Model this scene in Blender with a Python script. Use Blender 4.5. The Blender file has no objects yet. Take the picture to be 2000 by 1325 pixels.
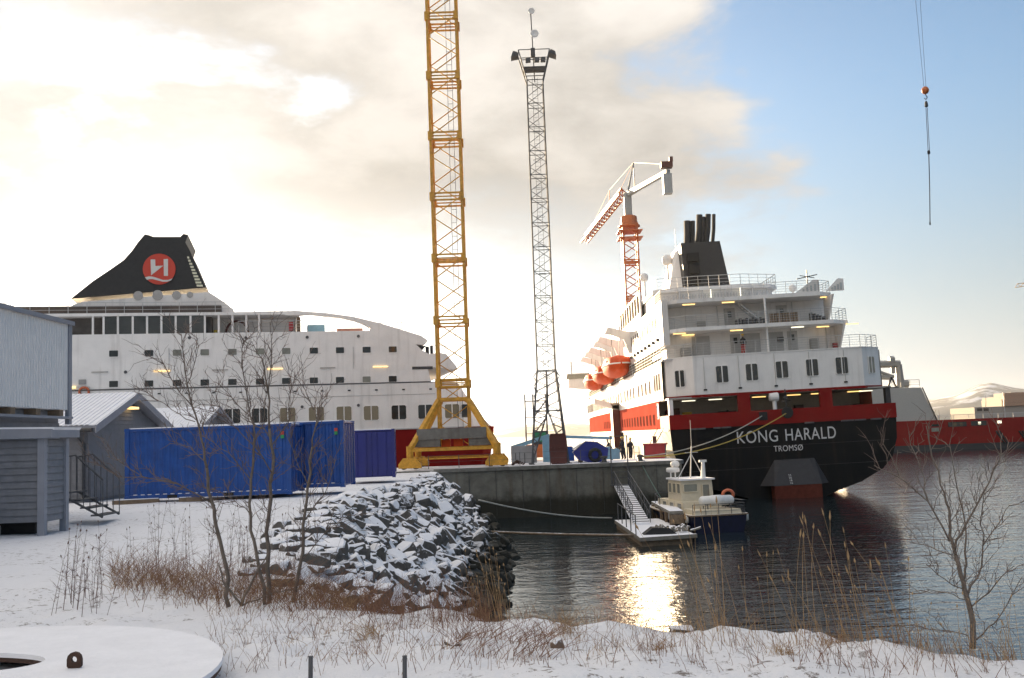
import bpy, bmesh, math, random
import numpy as np
from mathutils import Vector, Matrix, noise as mnoise
R = math.radians
sc = bpy.context.scene
col = sc.collection
random.seed(7)

# ------------------------------------------------------------------ camera
PITCH = math.atan(188/2000); ROLL = R(-2.1); EYE = Vector((0, 0, 6.1))
CM = Matrix.Rotation(math.pi/2+PITCH, 3, 'X') @ Matrix.Rotation(ROLL, 3, 'Z')
cam = bpy.data.cameras.new('camera'); cam.sensor_width = 36; cam.lens = 36.0
cam.clip_start = 0.1; cam.clip_end = 40000
co = bpy.data.objects.new('camera', cam); col.objects.link(co)
co.matrix_world = Matrix.Translation(EYE) @ CM.to_4x4()
sc.camera = co

def ray(px, py): return CM @ Vector(((px-1000)/2000, (662.5-py)/2000, -1))
def at(px, py, Y):                       # measured point of the photograph at distance Y
    d = ray(px, py); return EYE + d*(Y/d.y)
def atz(px, py, z):                      # the same at height z
    d = ray(px, py); return EYE + d*((z-EYE.z)/d.z)

# ------------------------------------------------------------------ world, sun
SUN_AZ = math.atan2(-0.36, 1.0); SUN_EL = R(8.6)
sun_dir = Vector((math.sin(SUN_AZ)*math.cos(SUN_EL), math.cos(SUN_AZ)*math.cos(SUN_EL), math.sin(SUN_EL)))
w = bpy.data.worlds.new('World'); sc.world = w; w.use_nodes = True
nt = w.node_tree; N = nt.nodes; L = nt.links; N.clear()
def nd(t, **k):
    n = N.new(t)
    for a, b in k.items(): setattr(n, a, b)
    return n
def mth(op, a, b=None, c=None, clamp=False):
    n = nd('ShaderNodeMath', operation=op); n.use_clamp = clamp
    for i, v in enumerate((a, b, c)):
        if v is None: continue
        if isinstance(v, (int, float)): n.inputs[i].default_value = v
        else: L.new(v, n.inputs[i])
    return n.outputs[0]
def mixc(f, a, b):
    n = nd('ShaderNodeMix', data_type='RGBA')
    for s, v in (('Factor', f), ('A', a), ('B', b)):
        i = [x for x in n.inputs if x.name == s and (x.type == 'RGBA' or s == 'Factor' and x.type == 'VALUE')][0]
        if isinstance(v, tuple): i.default_value = v
        elif isinstance(v, (int, float)): i.default_value = v
        else: L.new(v, i)
    return [o for o in n.outputs if o.type == 'RGBA'][0]
def rng(v, a, b, c=0.0, d=1.0, smooth=True):
    n = nd('ShaderNodeMapRange'); n.interpolation_type = 'SMOOTHSTEP' if smooth else 'LINEAR'
    L.new(v, n.inputs[0])
    for i, q in enumerate((a, b, c, d)): n.inputs[i+1].default_value = q
    return n.outputs[0]
sky = nd('ShaderNodeTexSky', sky_type='NISHITA', sun_disc=False)
sky.sun_elevation = SUN_EL; sky.sun_rotation = SUN_AZ; sky.altitude = 0
sky.air_density = 0.9; sky.dust_density = 0.6; sky.ozone_density = 2.0
tc = nd('ShaderNodeTexCoord')
nrm = nd('ShaderNodeVectorMath', operation='NORMALIZE'); L.new(tc.outputs['Generated'], nrm.inputs[0])
sx = nd('ShaderNodeSeparateXYZ'); L.new(nrm.outputs[0], sx.inputs[0])
dz = mth('MAXIMUM', sx.outputs[2], 0.0)
den = mth('ADD', dz, 0.22)
cx = mth('DIVIDE', sx.outputs[0], den); cy = mth('DIVIDE', sx.outputs[1], den)
cv = nd('ShaderNodeCombineXYZ'); L.new(cx, cv.inputs[0]); L.new(cy, cv.inputs[1])
def fbm(scale, detail, rough, off, dist=0.0):
    m = nd('ShaderNodeMapping'); m.inputs['Location'].default_value = off
    L.new(cv.outputs[0], m.inputs['Vector'])
    n = nd('ShaderNodeTexNoise'); n.inputs['Scale'].default_value = scale
    n.inputs['Detail'].default_value = detail; n.inputs['Roughness'].default_value = rough
    n.inputs['Distortion'].default_value = dist
    L.new(m.outputs[0], n.inputs['Vector']); return n.outputs['Fac']
n1 = fbm(1.1, 8, 0.55, (3.1, 1.7, 0), 0.3)
n2 = fbm(3.2, 7, 0.6, (9.0, 4.2, 0), 0.2)
# the cloud bank lies over the left and the zenith and thins out towards the right
edge = mth('MULTIPLY_ADD', sx.outputs[0], -1.05, 0.27)
edge = mth('MAXIMUM', mth('MINIMUM', edge, 0.25), -0.30)
mk = mth('ADD', mth('ADD', n1, mth('MULTIPLY', mth('SUBTRACT', n2, 0.5), 0.62)), edge)
mask = rng(mk, 0.50, 0.66)
lift = mth('ADD', dz, mth('MULTIPLY', mth('SUBTRACT', n2, 0.5), 0.16))
mask = mth('MULTIPLY', mask, rng(lift, 0.11, 0.25))
dotn = nd('ShaderNodeVectorMath', operation='DOT_PRODUCT'); L.new(nrm.outputs[0], dotn.inputs[0])
dotn.inputs[1].default_value = sun_dir
sd = mth('MAXIMUM', dotn.outputs['Value'], 0.0)
glow = mth('ADD', mth('MULTIPLY', mth('POWER', sd, 140.0), 1.0), mth('MULTIPLY', mth('POWER', sd, 12.0), .05))
shade = rng(n2, 0.30, 0.70, 0.86, 1.35)
cl_b = mth('ADD', mth('MULTIPLY', shade, 2.15), mth('MULTIPLY', glow, 3.4))
cl_b = mth('MULTIPLY', cl_b, mth('MULTIPLY_ADD', dz, 1.75, .40))      # overcast brightens towards the zenith
cl = nd('ShaderNodeVectorMath', operation='SCALE'); cl.inputs[0].default_value = (1.0, 0.945, 0.875)
L.new(cl_b, cl.inputs['Scale'])
skys = nd('ShaderNodeVectorMath', operation='SCALE'); L.new(sky.outputs[0], skys.inputs[0]); skys.inputs['Scale'].default_value = 0.66
bw = nd('ShaderNodeRGBToBW'); L.new(skys.outputs[0], bw.inputs[0])
veil = nd('ShaderNodeVectorMath', operation='SCALE'); veil.inputs[0].default_value = (.54, .565, .60); L.new(bw.outputs[0], veil.inputs['Scale'])
hazy = mixc(rng(dz, 0.0, 0.34, 0.92, 0.0), skys.outputs[0], veil.outputs[0])
final = mixc(mask, hazy, cl.outputs[0])
bg = nd('ShaderNodeBackground'); L.new(final, bg.inputs[0]); bg.inputs[1].default_value = 0.05
wo = nd('ShaderNodeOutputWorld'); L.new(bg.outputs[0], wo.inputs[0])

sl = bpy.data.lights.new('sun', 'SUN'); sl.energy = 2.8; sl.angle = R(0.5); sl.color = (1.0, 0.75, 0.46)
so = bpy.data.objects.new('sun', sl); col.objects.link(so)
so.rotation_euler = sun_dir.to_track_quat('Z', 'Y').to_euler()
sc.view_settings.view_transform = 'Standard'; sc.view_settings.look = 'None'
sc.view_settings.gamma = 1.0; sc.view_settings.exposure = 2.65
sc.cycles.max_bounces = 6; sc.cycles.diffuse_bounces = 3; sc.cycles.glossy_bounces = 3
sc.cycles.transmission_bounces = 3; sc.cycles.caustics_reflective = False; sc.cycles.caustics_refractive = False

# ------------------------------------------------------------------ materials
MATS = {}
def mat(name, c, rough=0.6, metal=0.0, var=0.12, vscale=3.0, bump=0.0, bscale=20.0, emit=None, es=0.0,
        snow=0.0, streak=0.0, spec=0.5, wet=False):
    """Procedural paint / stone: colour broken up by noise, optional streaks of dirt, snow lying on upward faces."""
    if name in MATS: return MATS[name]
    m = bpy.data.materials.new(name); m.use_nodes = True; t = m.node_tree; ns = t.nodes; ls = t.links
    b = ns['Principled BSDF']; b.inputs['Roughness'].default_value = rough; b.inputs['Metallic'].default_value = metal
    b.inputs['Specular IOR Level'].default_value = spec
    geo = ns.new('ShaderNodeNewGeometry')
    no = ns.new('ShaderNodeTexNoise'); no.inputs['Scale'].default_value = vscale; no.inputs['Detail'].default_value = 6
    no.inputs['Roughness'].default_value = 0.65
    ls.new(geo.outputs['Position'], no.inputs['Vector'])
    mr = ns.new('ShaderNodeMapRange'); mr.inputs[1].default_value = 0.3; mr.inputs[2].default_value = 0.7
    mr.inputs[3].default_value = 1-var; mr.inputs[4].default_value = 1+var
    ls.new(no.outputs['Fac'], mr.inputs[0])
    sc_ = ns.new('ShaderNodeVectorMath'); sc_.operation = 'SCALE'; sc_.inputs[0].default_value = c[:3]
    ls.new(mr.outputs[0], sc_.inputs['Scale']); out = sc_.outputs[0]
    def mix(fac, a, bcol):
        x = ns.new('ShaderNodeMix'); x.data_type = 'RGBA'; x.clamp_factor = True
        ls.new(fac, x.inputs[0]); ls.new(a, x.inputs[6])
        if isinstance(bcol, tuple): x.inputs[7].default_value = (*bcol[:3], 1)
        else: ls.new(bcol, x.inputs[7])
        return x.outputs[2]
    def mapr(v, a, b_, c_=0., d_=1.):
        x = ns.new('ShaderNodeMapRange'); x.interpolation_type = 'SMOOTHSTEP'; ls.new(v, x.inputs[0])
        for i, q in enumerate((a, b_, c_, d_)): x.inputs[i+1].default_value = q
        return x.outputs[0]
    def mm(op, a, b_):
        x = ns.new('ShaderNodeMath'); x.operation = op
        for i, q in enumerate((a, b_)):
            if isinstance(q, (int, float)): x.inputs[i].default_value = q
            else: ls.new(q, x.inputs[i])
        return x.outputs[0]
    if streak > 0:
        mp = ns.new('ShaderNodeMapping'); mp.inputs['Scale'].default_value = (2.2, 2.2, 0.18)
        ls.new(geo.outputs['Position'], mp.inputs[0])
        n3 = ns.new('ShaderNodeTexNoise'); n3.inputs['Scale'].default_value = 1.0; n3.inputs['Detail'].default_value = 5
        ls.new(mp.outputs[0], n3.inputs['Vector'])
        out = mix(mm('MULTIPLY', mapr(n3.outputs['Fac'], 0.5, 0.75), streak), out, (0.09, 0.065, 0.04))
    sp = ns.new('ShaderNodeSeparateXYZ'); ls.new(geo.outputs['Position'], sp.inputs[0])
    if wet:   # tide zone: weed and wet stone below the high-water mark
        f = mapr(mm('ADD', sp.outputs[2], mm('MULTIPLY', no.outputs['Fac'], 0.9)), 1.5, 2.3, 1., 0.)
        out = mix(mm('MULTIPLY', f, .9), out, (0.018, 0.017, 0.010))
    if snow > 0:
        sn = ns.new('ShaderNodeSeparateXYZ'); ls.new(geo.outputs['Normal'], sn.inputs[0])
        n4 = ns.new('ShaderNodeTexNoise'); n4.inputs['Scale'].default_value = 4.0; n4.inputs['Detail'].default_value = 6
        n4.inputs['Roughness'].default_value = 0.7
        ls.new(geo.outputs['Position'], n4.inputs['Vector'])
        v = mm('ADD', sn.outputs[2], mm('MULTIPLY', mm('SUBTRACT', n4.outputs['Fac'], 0.5), 0.9))
        f = mapr(v, 1.0-snow, 1.13-snow)
        if wet: f = mm('MULTIPLY', f, mapr(mm('ADD', sp.outputs[2], mm('MULTIPLY', n4.outputs['Fac'], 1.2)), 1.6, 2.4))
        out = mix(f, out, (0.80, 0.80, 0.84))
    ls.new(out, b.inputs['Base Color'])
    if bump > 0:
        n5 = ns.new('ShaderNodeTexNoise'); n5.inputs['Scale'].default_value = bscale; n5.inputs['Detail'].default_value = 5
        ls.new(geo.outputs['Position'], n5.inputs['Vector'])
        bp = ns.new('ShaderNodeBump'); bp.inputs['Strength'].default_value = bump; bp.inputs['Distance'].default_value = 0.05
        ls.new(n5.outputs['Fac'], bp.inputs['Height']); ls.new(bp.outputs[0], b.inputs['Normal'])
    if emit:
        b.inputs['Emission Color'].default_value = (*emit, 1); b.inputs['Emission Strength'].default_value = es
    MATS[name] = m; return m

white = mat('ship_white', (.80, .78, .76), .5, var=.07, vscale=.6, streak=.17, spec=.3, bump=.5, bscale=.9)
cream = mat('cream_paint', (.62, .55, .42), .4, var=.08)
red = mat('ship_red', (.22, .008, .007), .65, var=.12, vscale=.8, streak=.08, spec=.15)
black = mat('hull_black', (.006, .006, .0065), .45, var=.4, vscale=.8, spec=.15, streak=.12, bump=.4, bscale=.8)
fblack = mat('funnel_black', (.022, .021, .021), .55, var=.2)
slategrey = mat('hull_grey', (.045, .045, .05), .6, spec=.2)
boot = mat('antifouling_red', (.11, .028, .018), .7, var=.3, spec=.15)
glass = mat('window_glass', (.018, .02, .022), .06, var=.3, vscale=.4)
glass2 = mat('curtained_glass', (.20, .20, .17), .12, var=.3, vscale=.8)
sideglass = mat('side_window', (.09, .06, .05), .7, var=.2, spec=0)
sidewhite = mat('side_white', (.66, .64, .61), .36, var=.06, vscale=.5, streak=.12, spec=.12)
sunlit_red = mat('sunlit_side_red', (.40, .085, .06), .8, var=.12, vscale=.5, streak=.12, spec=0)  # ship red made paler, the washed-out sun sheen put into the colour
glasslit = mat('lit_glass', (.06, .05, .04), .1, emit=(1., .80, .48), es=.011)
tube = mat('light_tube', (.8, .7, .5), .4, emit=(1., .62, .20), es=.30)
tubew = mat('light_tube_white', (.8, .8, .7), .4, emit=(1., .92, .66), es=.26)
tubeoff = mat('light_tube_off', (.42, .40, .38), .4)
yellow = mat('crane_yellow', (.58, .285, .025), .55, var=.3, vscale=3.5, streak=.35, bump=.2, bscale=12)
orange = mat('crane_orange', (.50, .13, .03), .5, var=.15)
lborange = mat('lifeboat_orange', (.55, .07, .012), .6, var=.1, spec=.2)
galv = mat('galvanised_steel', (.10, .10, .105), .65, metal=0, var=.2, spec=.15)
darksteel = mat('dark_steel', (.06, .06, .062), .5, metal=.2)
rail_m = mat('rail_white', (.52, .52, .52), .6, spec=.25)
concrete = mat('concrete', (.15, .145, .125), .9, var=.3, vscale=1.2, bump=.5, bscale=6, snow=.16, streak=.6, wet=True)
conc2 = mat('ballast_concrete', (.17, .16, .145), .9, var=.25, vscale=2, bump=.4, bscale=8, snow=.12, streak=.3)
blue = mat('container_blue', (.010, .066, .28), .45, var=.22, vscale=2.5, snow=.25, streak=.25, bump=.15, bscale=3)
blue2 = mat('container_violet_blue', (.018, .022, .17), .42, var=.14, vscale=1.5, snow=.25, streak=.10)
navy = mat('boat_navy', (.004, .005, .026), .4, var=.3, spec=.25)
tarp = mat('blue_shell', (.018, .028, .22), .4, var=.1, snow=.22)
brownred = mat('oxide_brown', (.085, .022, .016), .6, var=.2, snow=.2)
skipred = mat('skip_red', (.36, .03, .03), .5, var=.15, snow=.2)
lblue = mat('pale_blue_paint', (.22, .40, .52), .5, var=.1, snow=.3)
plank = mat('grey_plank', (.19, .195, .215), .7, var=.12, vscale=5, streak=.1)
trim = mat('grey_trim', (.27, .28, .32), .6, var=.08, snow=.25)
corr = mat('corrugated_white', (.80, .77, .75), .5, var=.05, streak=.08)
snowm = mat('roof_snow', (.80, .80, .84), .7, var=.05, bump=.25, bscale=14)
wood = mat('old_timber', (.20, .14, .09), .8, var=.3, vscale=6, snow=.2)
rockm = mat('quarry_stone', (.105, .095, .085), .85, var=.4, vscale=2.5, bump=.6, bscale=9, snow=.74, wet=True)
rockb = mat('brown_stone', (.165, .115, .085), .85, var=.4, vscale=2.5, bump=.6, bscale=9, snow=.66, wet=True)
bark = mat('bark', (.15, .12, .098), .85, var=.3, vscale=14, bump=.3, bscale=60)
twig = mat('twig', (.14, .10, .082), .8, var=.25, vscale=8)
straw = mat('dry_straw', (.34, .215, .105), .8, var=.3, vscale=9)
rust = mat('dead_stems', (.19, .095, .055), .85, var=.4, vscale=9)
weedm = mat('weed_stems', (.14, .09, .075), .85, var=.3, vscale=9)
ropew = mat('rope_white', (.42, .40, .35), .8)
ropey = mat('rope_yellow', (.45, .33, .07), .8)
slingm = mat('sling_webbing', (.035, .035, .04), .9, spec=0)
rubber = mat('rubber', (.012, .012, .013), .7)
rustst = mat('rusty_steel', (.055, .026, .017), .8, var=.35, vscale=12)
skin = mat('skin', (.45, .28, .20), .6)
hiyel = mat('helmet_yellow', (.70, .50, .05), .4)
clothd = mat('dark_workwear', (.018, .020, .028), .8)
clothr = mat('red_workwear', (.45, .05, .04), .8)
ringo = mat('lifebuoy_orange', (.55, .14, .06), .5)
emred = mat('emblem_red', (.55, .055, .03), .5, var=.04)
emwhite = mat('emblem_white', (.62, .62, .60), .5, var=.04)
letter = mat('letter_white', (.60, .60, .60), .5, var=.05)
interior = mat('deck_interior', (.34, .33, .31), .6, var=.1)
greenp = mat('green_paint', (.03, .22, .10), .5)
screen = mat('screen_glass', (.42, .45, .46), .2, var=.1)
louvre_m = mat('louvre_metal', (.75, .68, .5), .25, metal=.6)

# ------------------------------------------------------------------ mesh helpers
class MB:
    def __init__(s): s.v = []; s.f = []
    def add(s, vs, fs):
        o = len(s.v); s.v += [tuple(v) for v in vs]; s.f += [tuple(i+o for i in f) for f in fs]; return s
    def box(s, a, b):
        x0, y0, z0 = a; x1, y1, z1 = b
        return s.add([(x0,y0,z0),(x1,y0,z0),(x1,y1,z0),(x0,y1,z0),(x0,y0,z1),(x1,y0,z1),(x1,y1,z1),(x0,y1,z1)],
                     [(0,3,2,1),(4,5,6,7),(0,1,5,4),(1,2,6,5),(2,3,7,6),(3,0,4,7)])
    def bar(s, p, q, r, n=4, r2=None, cap=True):
        p = Vector(p); q = Vector(q); d = q-p
        if d.length < 1e-6: return s
        d.normalize(); a = d.cross(Vector((0,0,1)) if abs(d.z) < .9 else Vector((0,1,0))).normalized(); b = d.cross(a)
        r2 = r if r2 is None else r2; vs = []
        for c, rr in ((p, r), (q, r2)):
            for k in range(n):
                t = 2*math.pi*(k+.5)/n; vs.append(c+(a*math.cos(t)+b*math.sin(t))*rr)
        fs = [(k, (k+1) % n, n+(k+1) % n, n+k) for k in range(n)]
        if cap: fs += [tuple(range(n-1, -1, -1)), tuple(range(n, 2*n))]
        return s.add(vs, fs)
    def tube(s, pts, r, n=6):
        pts = [Vector(p) for p in pts]; rs = r if isinstance(r, (list, tuple)) else [r]*len(pts); vs = []
        a = None
        for i, p in enumerate(pts):
            d = (pts[min(i+1, len(pts)-1)]-pts[max(i-1, 0)])
            if d.length < 1e-9: d = Vector((0,0,1))
            d.normalize()
            if a is None: a = d.cross(Vector((0,0,1)) if abs(d.z) < .9 else Vector((0,1,0)))
            a = (a-d*a.dot(d))
            if a.length < 1e-6: a = d.orthogonal()
            a.normalize(); b = d.cross(a)
            for k in range(n):
                t = 2*math.pi*k/n; vs.append(p+(a*math.cos(t)+b*math.sin(t))*rs[i])
        m = len(pts); fs = [(i*n+k, i*n+(k+1) % n, (i+1)*n+(k+1) % n, (i+1)*n+k) for i in range(m-1) for k in range(n)]
        fs += [tuple(range(n-1, -1, -1)), tuple(range((m-1)*n, m*n))]
        return s.add(vs, fs)
    def prism(s, poly, y0, y1, axis='y'):
        """polygon of (a, b) extruded: axis y -> (a, y, b); x -> (x, a, b); z -> (a, b, z)"""
        f = {'y': lambda a, b, t: (a, t, b), 'x': lambda a, b, t: (t, a, b), 'z': lambda a, b, t: (a, b, t)}[axis]
        n = len(poly); vs = [f(a, b, y0) for a, b in poly]+[f(a, b, y1) for a, b in poly]
        fs = [tuple(range(n)), tuple(range(2*n-1, n-1, -1))]+[(k, n+k, n+(k+1) % n, (k+1) % n) for k in range(n)]
        return s.add(vs, fs)
    def lathe(s, prof, c=(0,0,0), n=16, axis='z'):
        vs = []
        for r, h in prof:
            for k in range(n):
                t = 2*math.pi*k/n; u, v = r*math.cos(t), r*math.sin(t)
                p = (u, v, h) if axis == 'z' else (h, u, v) if axis == 'x' else (u, h, v)
                vs.append((p[0]+c[0], p[1]+c[1], p[2]+c[2]))
        m = len(prof); fs = [(i*n+k, i*n+(k+1) % n, (i+1)*n+(k+1) % n, (i+1)*n+k) for i in range(m-1) for k in range(n)]
        if prof[0] != prof[-1]: fs += [tuple(range(n-1, -1, -1)), tuple(range((m-1)*n, m*n))]      # a closed profile is a ring
        return s.add(vs, fs)
    def mesh(s, name, smooth=False, fix=True):
        m = bpy.data.meshes.new(name); m.from_pydata([tuple(v) for v in s.v], [], s.f)
        if fix and len(s.v) < 60000:
            bm = bmesh.new(); bm.from_mesh(m); bmesh.ops.recalc_face_normals(bm, faces=bm.faces); bm.to_mesh(m); bm.free()
        if smooth:
            m.polygons.foreach_set('use_smooth', [True]*len(m.polygons))
        m.update(); return m
    def build(s, name, material, parent=None, loc=None, rot=None, smooth=False, fix=True):
        return put(name, s.mesh(name, smooth, fix), material, parent, loc, rot)
def put(name, me, material, parent=None, loc=None, rot=None):
    if material and not me.materials: me.materials.append(material)
    o = bpy.data.objects.new(name, me); col.objects.link(o)
    if parent: o.parent = parent
    if loc: o.location = loc
    if rot: o.rotation_euler = rot
    return o
def tag(o, label=None, cat=None, group=None, kind=None):
    for k, v in (('label', label), ('category', cat), ('group', group), ('kind', kind)):
        if v: o[k] = v
    return o
def thing(name, label, cat, loc=(0,0,0), rot=(0,0,0), group=None):
    o = bpy.data.objects.new(name, None); col.objects.link(o); o.empty_display_size = .3
    o.location = loc; o.rotation_euler = rot; return tag(o, label, cat, group)
def local(root, p):
    m = Matrix.Translation(root.location) @ root.rotation_euler.to_matrix().to_4x4()
    return m.inverted() @ Vector(p)
def hit(root, px, py, ly=0.0):
    """where the sight line of a measured point meets the plane y=ly of a thing's own frame -> (x, z)"""
    a = local(root, EYE); b = local(root, EYE+ray(px, py)); d = b-a; q = a+d*((ly-a.y)/d.y); return q.x, q.z
def hitx(root, px, py, lx=0.0):
    a = local(root, EYE); b = local(root, EYE+ray(px, py)); d = b-a; q = a+d*((lx-a.x)/d.x); return q.y, q.z
def railing(pts, h=1.0, step=1.5, bars=3, r=.028, mb=None):
    mb = mb or MB()
    for p, q in zip(pts[:-1], pts[1:]):
        p = Vector(p); q = Vector(q); d = q-p; n = max(1, int(d.length/step))
        for k in range(bars): mb.bar(p+Vector((0,0,h*(k+1)/bars)), q+Vector((0,0,h*(k+1)/bars)), r*(1.3 if k == bars-1 else .7))
        for k in range(n+1): mb.bar(p+d*(k/n), p+d*(k/n)+Vector((0,0,h)), r)
    return mb
WM = {}
def window(parent, x, y, z, wd, ht, gm=None, rot=(0,0,0), fm=None, split=False, name='window'):
    key = (round(wd, 2), round(ht, 2), split)
    if key not in WM:
        f = MB(); t = .05; c = min(wd, ht)*.085
        def rr(a, b, cc): return [(-a+cc,-b),(a-cc,-b),(a,-b+cc),(a,b-cc),(a-cc,b),(-a+cc,b),(-a,b-cc),(-a,-b+cc)]
        o_, i_ = rr(wd/2+t, ht/2+t, c+t*.5), rr(wd/2, ht/2, c); n = 8
        vs = [(a, -.05, b) for a, b in o_]+[(a, -.05, b) for a, b in i_]+[(a, .02, b) for a, b in o_]+[(a, .02, b) for a, b in i_]
        fs = []
        for k in range(n):
            j = (k+1) % n; fs += [(k, j, n+j, n+k), (k, 2*n+k, 2*n+j, j), (n+k, n+j, 3*n+j, 3*n+k)]
        f.add(vs, fs)
        if split: f.box((-.045, -.055, -ht/2), (.045, .01, ht/2))
        p = MB(); p.add([(a, -.015, b) for a, b in i_], [tuple(range(n))])
        WM[key] = (f.mesh('window'), p.mesh('pane'))
    fme, pme = WM[key]
    fr = fme if fm is None else fme
    o = bpy.data.objects.new(name, fr); col.objects.link(o); o.parent = parent; o.location = (x, y, z); o.rotation_euler = rot
    if not fr.materials: fr.materials.append(None)
    o.material_slots[0].link = 'OBJECT'; o.material_slots[0].material = fm or white
    if not pme.materials: pme.materials.append(None)
    g = bpy.data.objects.new('pane', pme); col.objects.link(g); g.parent = o
    g.material_slots[0].link = 'OBJECT'; g.material_slots[0].material = gm or glass
    return o
def text_mesh(s, size, depth=.01):
    c = bpy.data.curves.new('lettering', 'FONT'); c.body = s; c.size = size; c.extrude = depth; c.align_x = 'CENTER'; c.space_character = 1.08
    o = bpy.data.objects.new('lettering_tmp', c); m = bpy.data.meshes.new_from_object(o); bpy.data.objects.remove(o); m.name = 'lettering'
    return m
def lattice(root, z0, z1, w, sec, zig, leg_r, br_r, m, cx=0, cy=0, w1=None, sq=4, name='bracing', collar=None):
    """square lattice mast: four legs, zig-zag bracing for each section, optional collars"""
    w1 = w1 or w
    def W(z): return (w+(w1-w)*(z-z0)/(z1-z0))/2
    def cor(k, z):
        a = W(z); sx_, sy_ = ((-1,-1),(1,-1),(1,1),(-1,1))[k]; return Vector((cx+sx_*a, cy+sy_*a, z))
    for k in range(4): MB().bar(cor(k, z0), cor(k, z1), leg_r, sq).build('leg', m, root)
    n = max(1, round((z1-z0)/sec)); hs = (z1-z0)/n
    for i in range(n):
        mb = MB(); za = z0+i*hs
        for k in range(4):
            j = (k+1) % 4
            for q in range(zig):
                b0 = za+hs*q/zig; b1 = za+hs*(q+1)/zig
                p, r_ = (k, j) if (q+k) % 2 == 0 else (j, k)
                mb.bar(cor(p, b0), cor(r_, b1), br_r, 4)
            mb.bar(cor(k, za+hs), cor(j, za+hs), br_r*1.2, 4)
        mb.build(name, m, root)
        if collar:
            c = MB(); zc = za+hs
            for k in range(4):
                c.box(cor(k, zc)-Vector((collar, collar, .34)), cor(k, zc)+Vector((collar, collar, .34)))
                c.bar(cor(k, zc+.28), cor((k+1) % 4, zc+.28), br_r*1.7); c.bar(cor(k, zc-.28), cor((k+1) % 4, zc-.28), br_r*1.7)
            c.build('section_collar', m, root)

# ------------------------------------------------------------------ the setting: ground, water, quay, hills
LAND = [(-260,-60),(80,-60),(45,-6),(16,0.5),(7.5,4.3),(3.7,7.75),(2.6,8.9),(1.4,9.65),(0.2,10.0),(-0.8,10.7),(-1.9,11.4),(-3.0,13.2),(-3.9,17),(-4.5,22),
        (-5.3,30),(-5.5,37),(-5.0,44),(-4.7,52),(-5.2,62),(-6.2,74),(-6.2,90),(-260,90)]
def land_dist(px, py):
    """signed distance to the shoreline edge, negative on land (numpy arrays)"""
    d = np.full(px.shape, 1e9); inside = np.zeros(px.shape, bool)
    n = len(LAND)
    for i in range(n):
        x0, y0 = LAND[i]; x1, y1 = LAND[(i+1) % n]
        ex, ey = x1-x0, y1-y0; t = np.clip(((px-x0)*ex+(py-y0)*ey)/(ex*ex+ey*ey), 0, 1)
        d = np.minimum(d, np.hypot(px-x0-t*ex, py-y0-t*ey))
        c = ((y0 > py) != (y1 > py)) & (px < (x1-x0)*(py-y0)/(y1-y0+1e-12)+x0); inside ^= c
    return np.where(inside, -d, d)
def ground_z(x, y):
    """height of the snow-covered shore at one place"""
    d = float(land_dist(np.array([x]), np.array([y]))[0]); return _gz(x, y, d)
def _gz(x, y, d):
    v = Vector((x, y, 0)); nz = mnoise.noise(v*.9)*.05+mnoise.noise(v*.23)*.10
    near = max(0, 1-abs(y-9.5)/6) if x > -7 else 0
    nz += mnoise.noise(v*1.7)*.10*near+mnoise.noise(v*3.4)*.06*near+mnoise.noise(v*8.0)*.03*near
    z = 4.27+nz*min(1, max(0, (46-y)/8)+.2)
    if y > 30: z += (3.6-4.27)*min(1, (y-30)/36)
    e = d+mnoise.noise(v*.8)*.35
    if e > -.35:
        s = e+.35; z -= .12*s*s if s < .7 else .0588+.98*(s-.7)
    return max(z, -1.6)
def axis(parts):
    out = []
    for a, b, st in parts: out += list(np.arange(a, b, st))
    return np.array(out+[parts[-1][1]])
gx = axis([(-260,-60,20),(-60,-20,2.5),(-20,-8,.5),(-8,8,.14),(8,16,.5),(16,84,4)])
gy = axis([(-60,0,6),(0,5,.8),(5,15,.13),(15,30,.3),(30,62,.7),(62,90,2)])
GX, GY = np.meshgrid(gx, gy); GD = land_dist(GX, GY)
gv = [(float(x), float(y), _gz(float(x), float(y), float(d))) for x, y, d in zip(GX.ravel(), GY.ravel(), GD.ravel())]
nx = len(gx); gf = [(j*nx+i, j*nx+i+1, (j+1)*nx+i+1, (j+1)*nx+i) for j in range(len(gy)-1) for i in range(nx-1)]
gm = bpy.data.materials.new('snowy_ground'); gm.use_nodes = True
t = gm.node_tree; ns = t.nodes; ls = t.links; b = ns['Principled BSDF']; b.inputs['Roughness'].default_value = .75
geo = ns.new('ShaderNodeNewGeometry'); sp = ns.new('ShaderNodeSeparateXYZ'); ls.new(geo.outputs['Position'], sp.inputs[0])
def gnoise(scale, detail, rough=.6):
    n = ns.new('ShaderNodeTexNoise'); n.inputs['Scale'].default_value = scale; n.inputs['Detail'].default_value = detail
    n.inputs['Roughness'].default_value = rough; ls.new(geo.outputs['Position'], n.inputs['Vector']); return n.outputs['Fac']
def gmap(v, a, b_, c=0., d=1.):
    x = ns.new('ShaderNodeMapRange'); x.interpolation_type = 'SMOOTHSTEP'; ls.new(v, x.inputs[0])
    for i, q in enumerate((a, b_, c, d)): x.inputs[i+1].default_value = q
    return x.outputs[0]
def gmath(op, a, b_):
    x = ns.new('ShaderNodeMath'); x.operation = op
    for i, q in enumerate((a, b_)):
        if isinstance(q, (int, float)): x.inputs[i].default_value = q
        else: ls.new(q, x.inputs[i])
    return x.outputs[0]
def gmix(f, a, b_):
    x = ns.new('ShaderNodeMix'); x.data_type = 'RGBA'
    if isinstance(f, float): x.inputs[0].default_value = f
    else: ls.new(f, x.inputs[0])
    for k, v in ((6, a), (7, b_)):
        if isinstance(v, tuple): x.inputs[k].default_value = (*v, 1)
        else: ls.new(v, x.inputs[k])
    return x.outputs[2]
c0 = gmix(gnoise(.6, 5), (.74, .74, .78), (.82, .82, .85))
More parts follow.
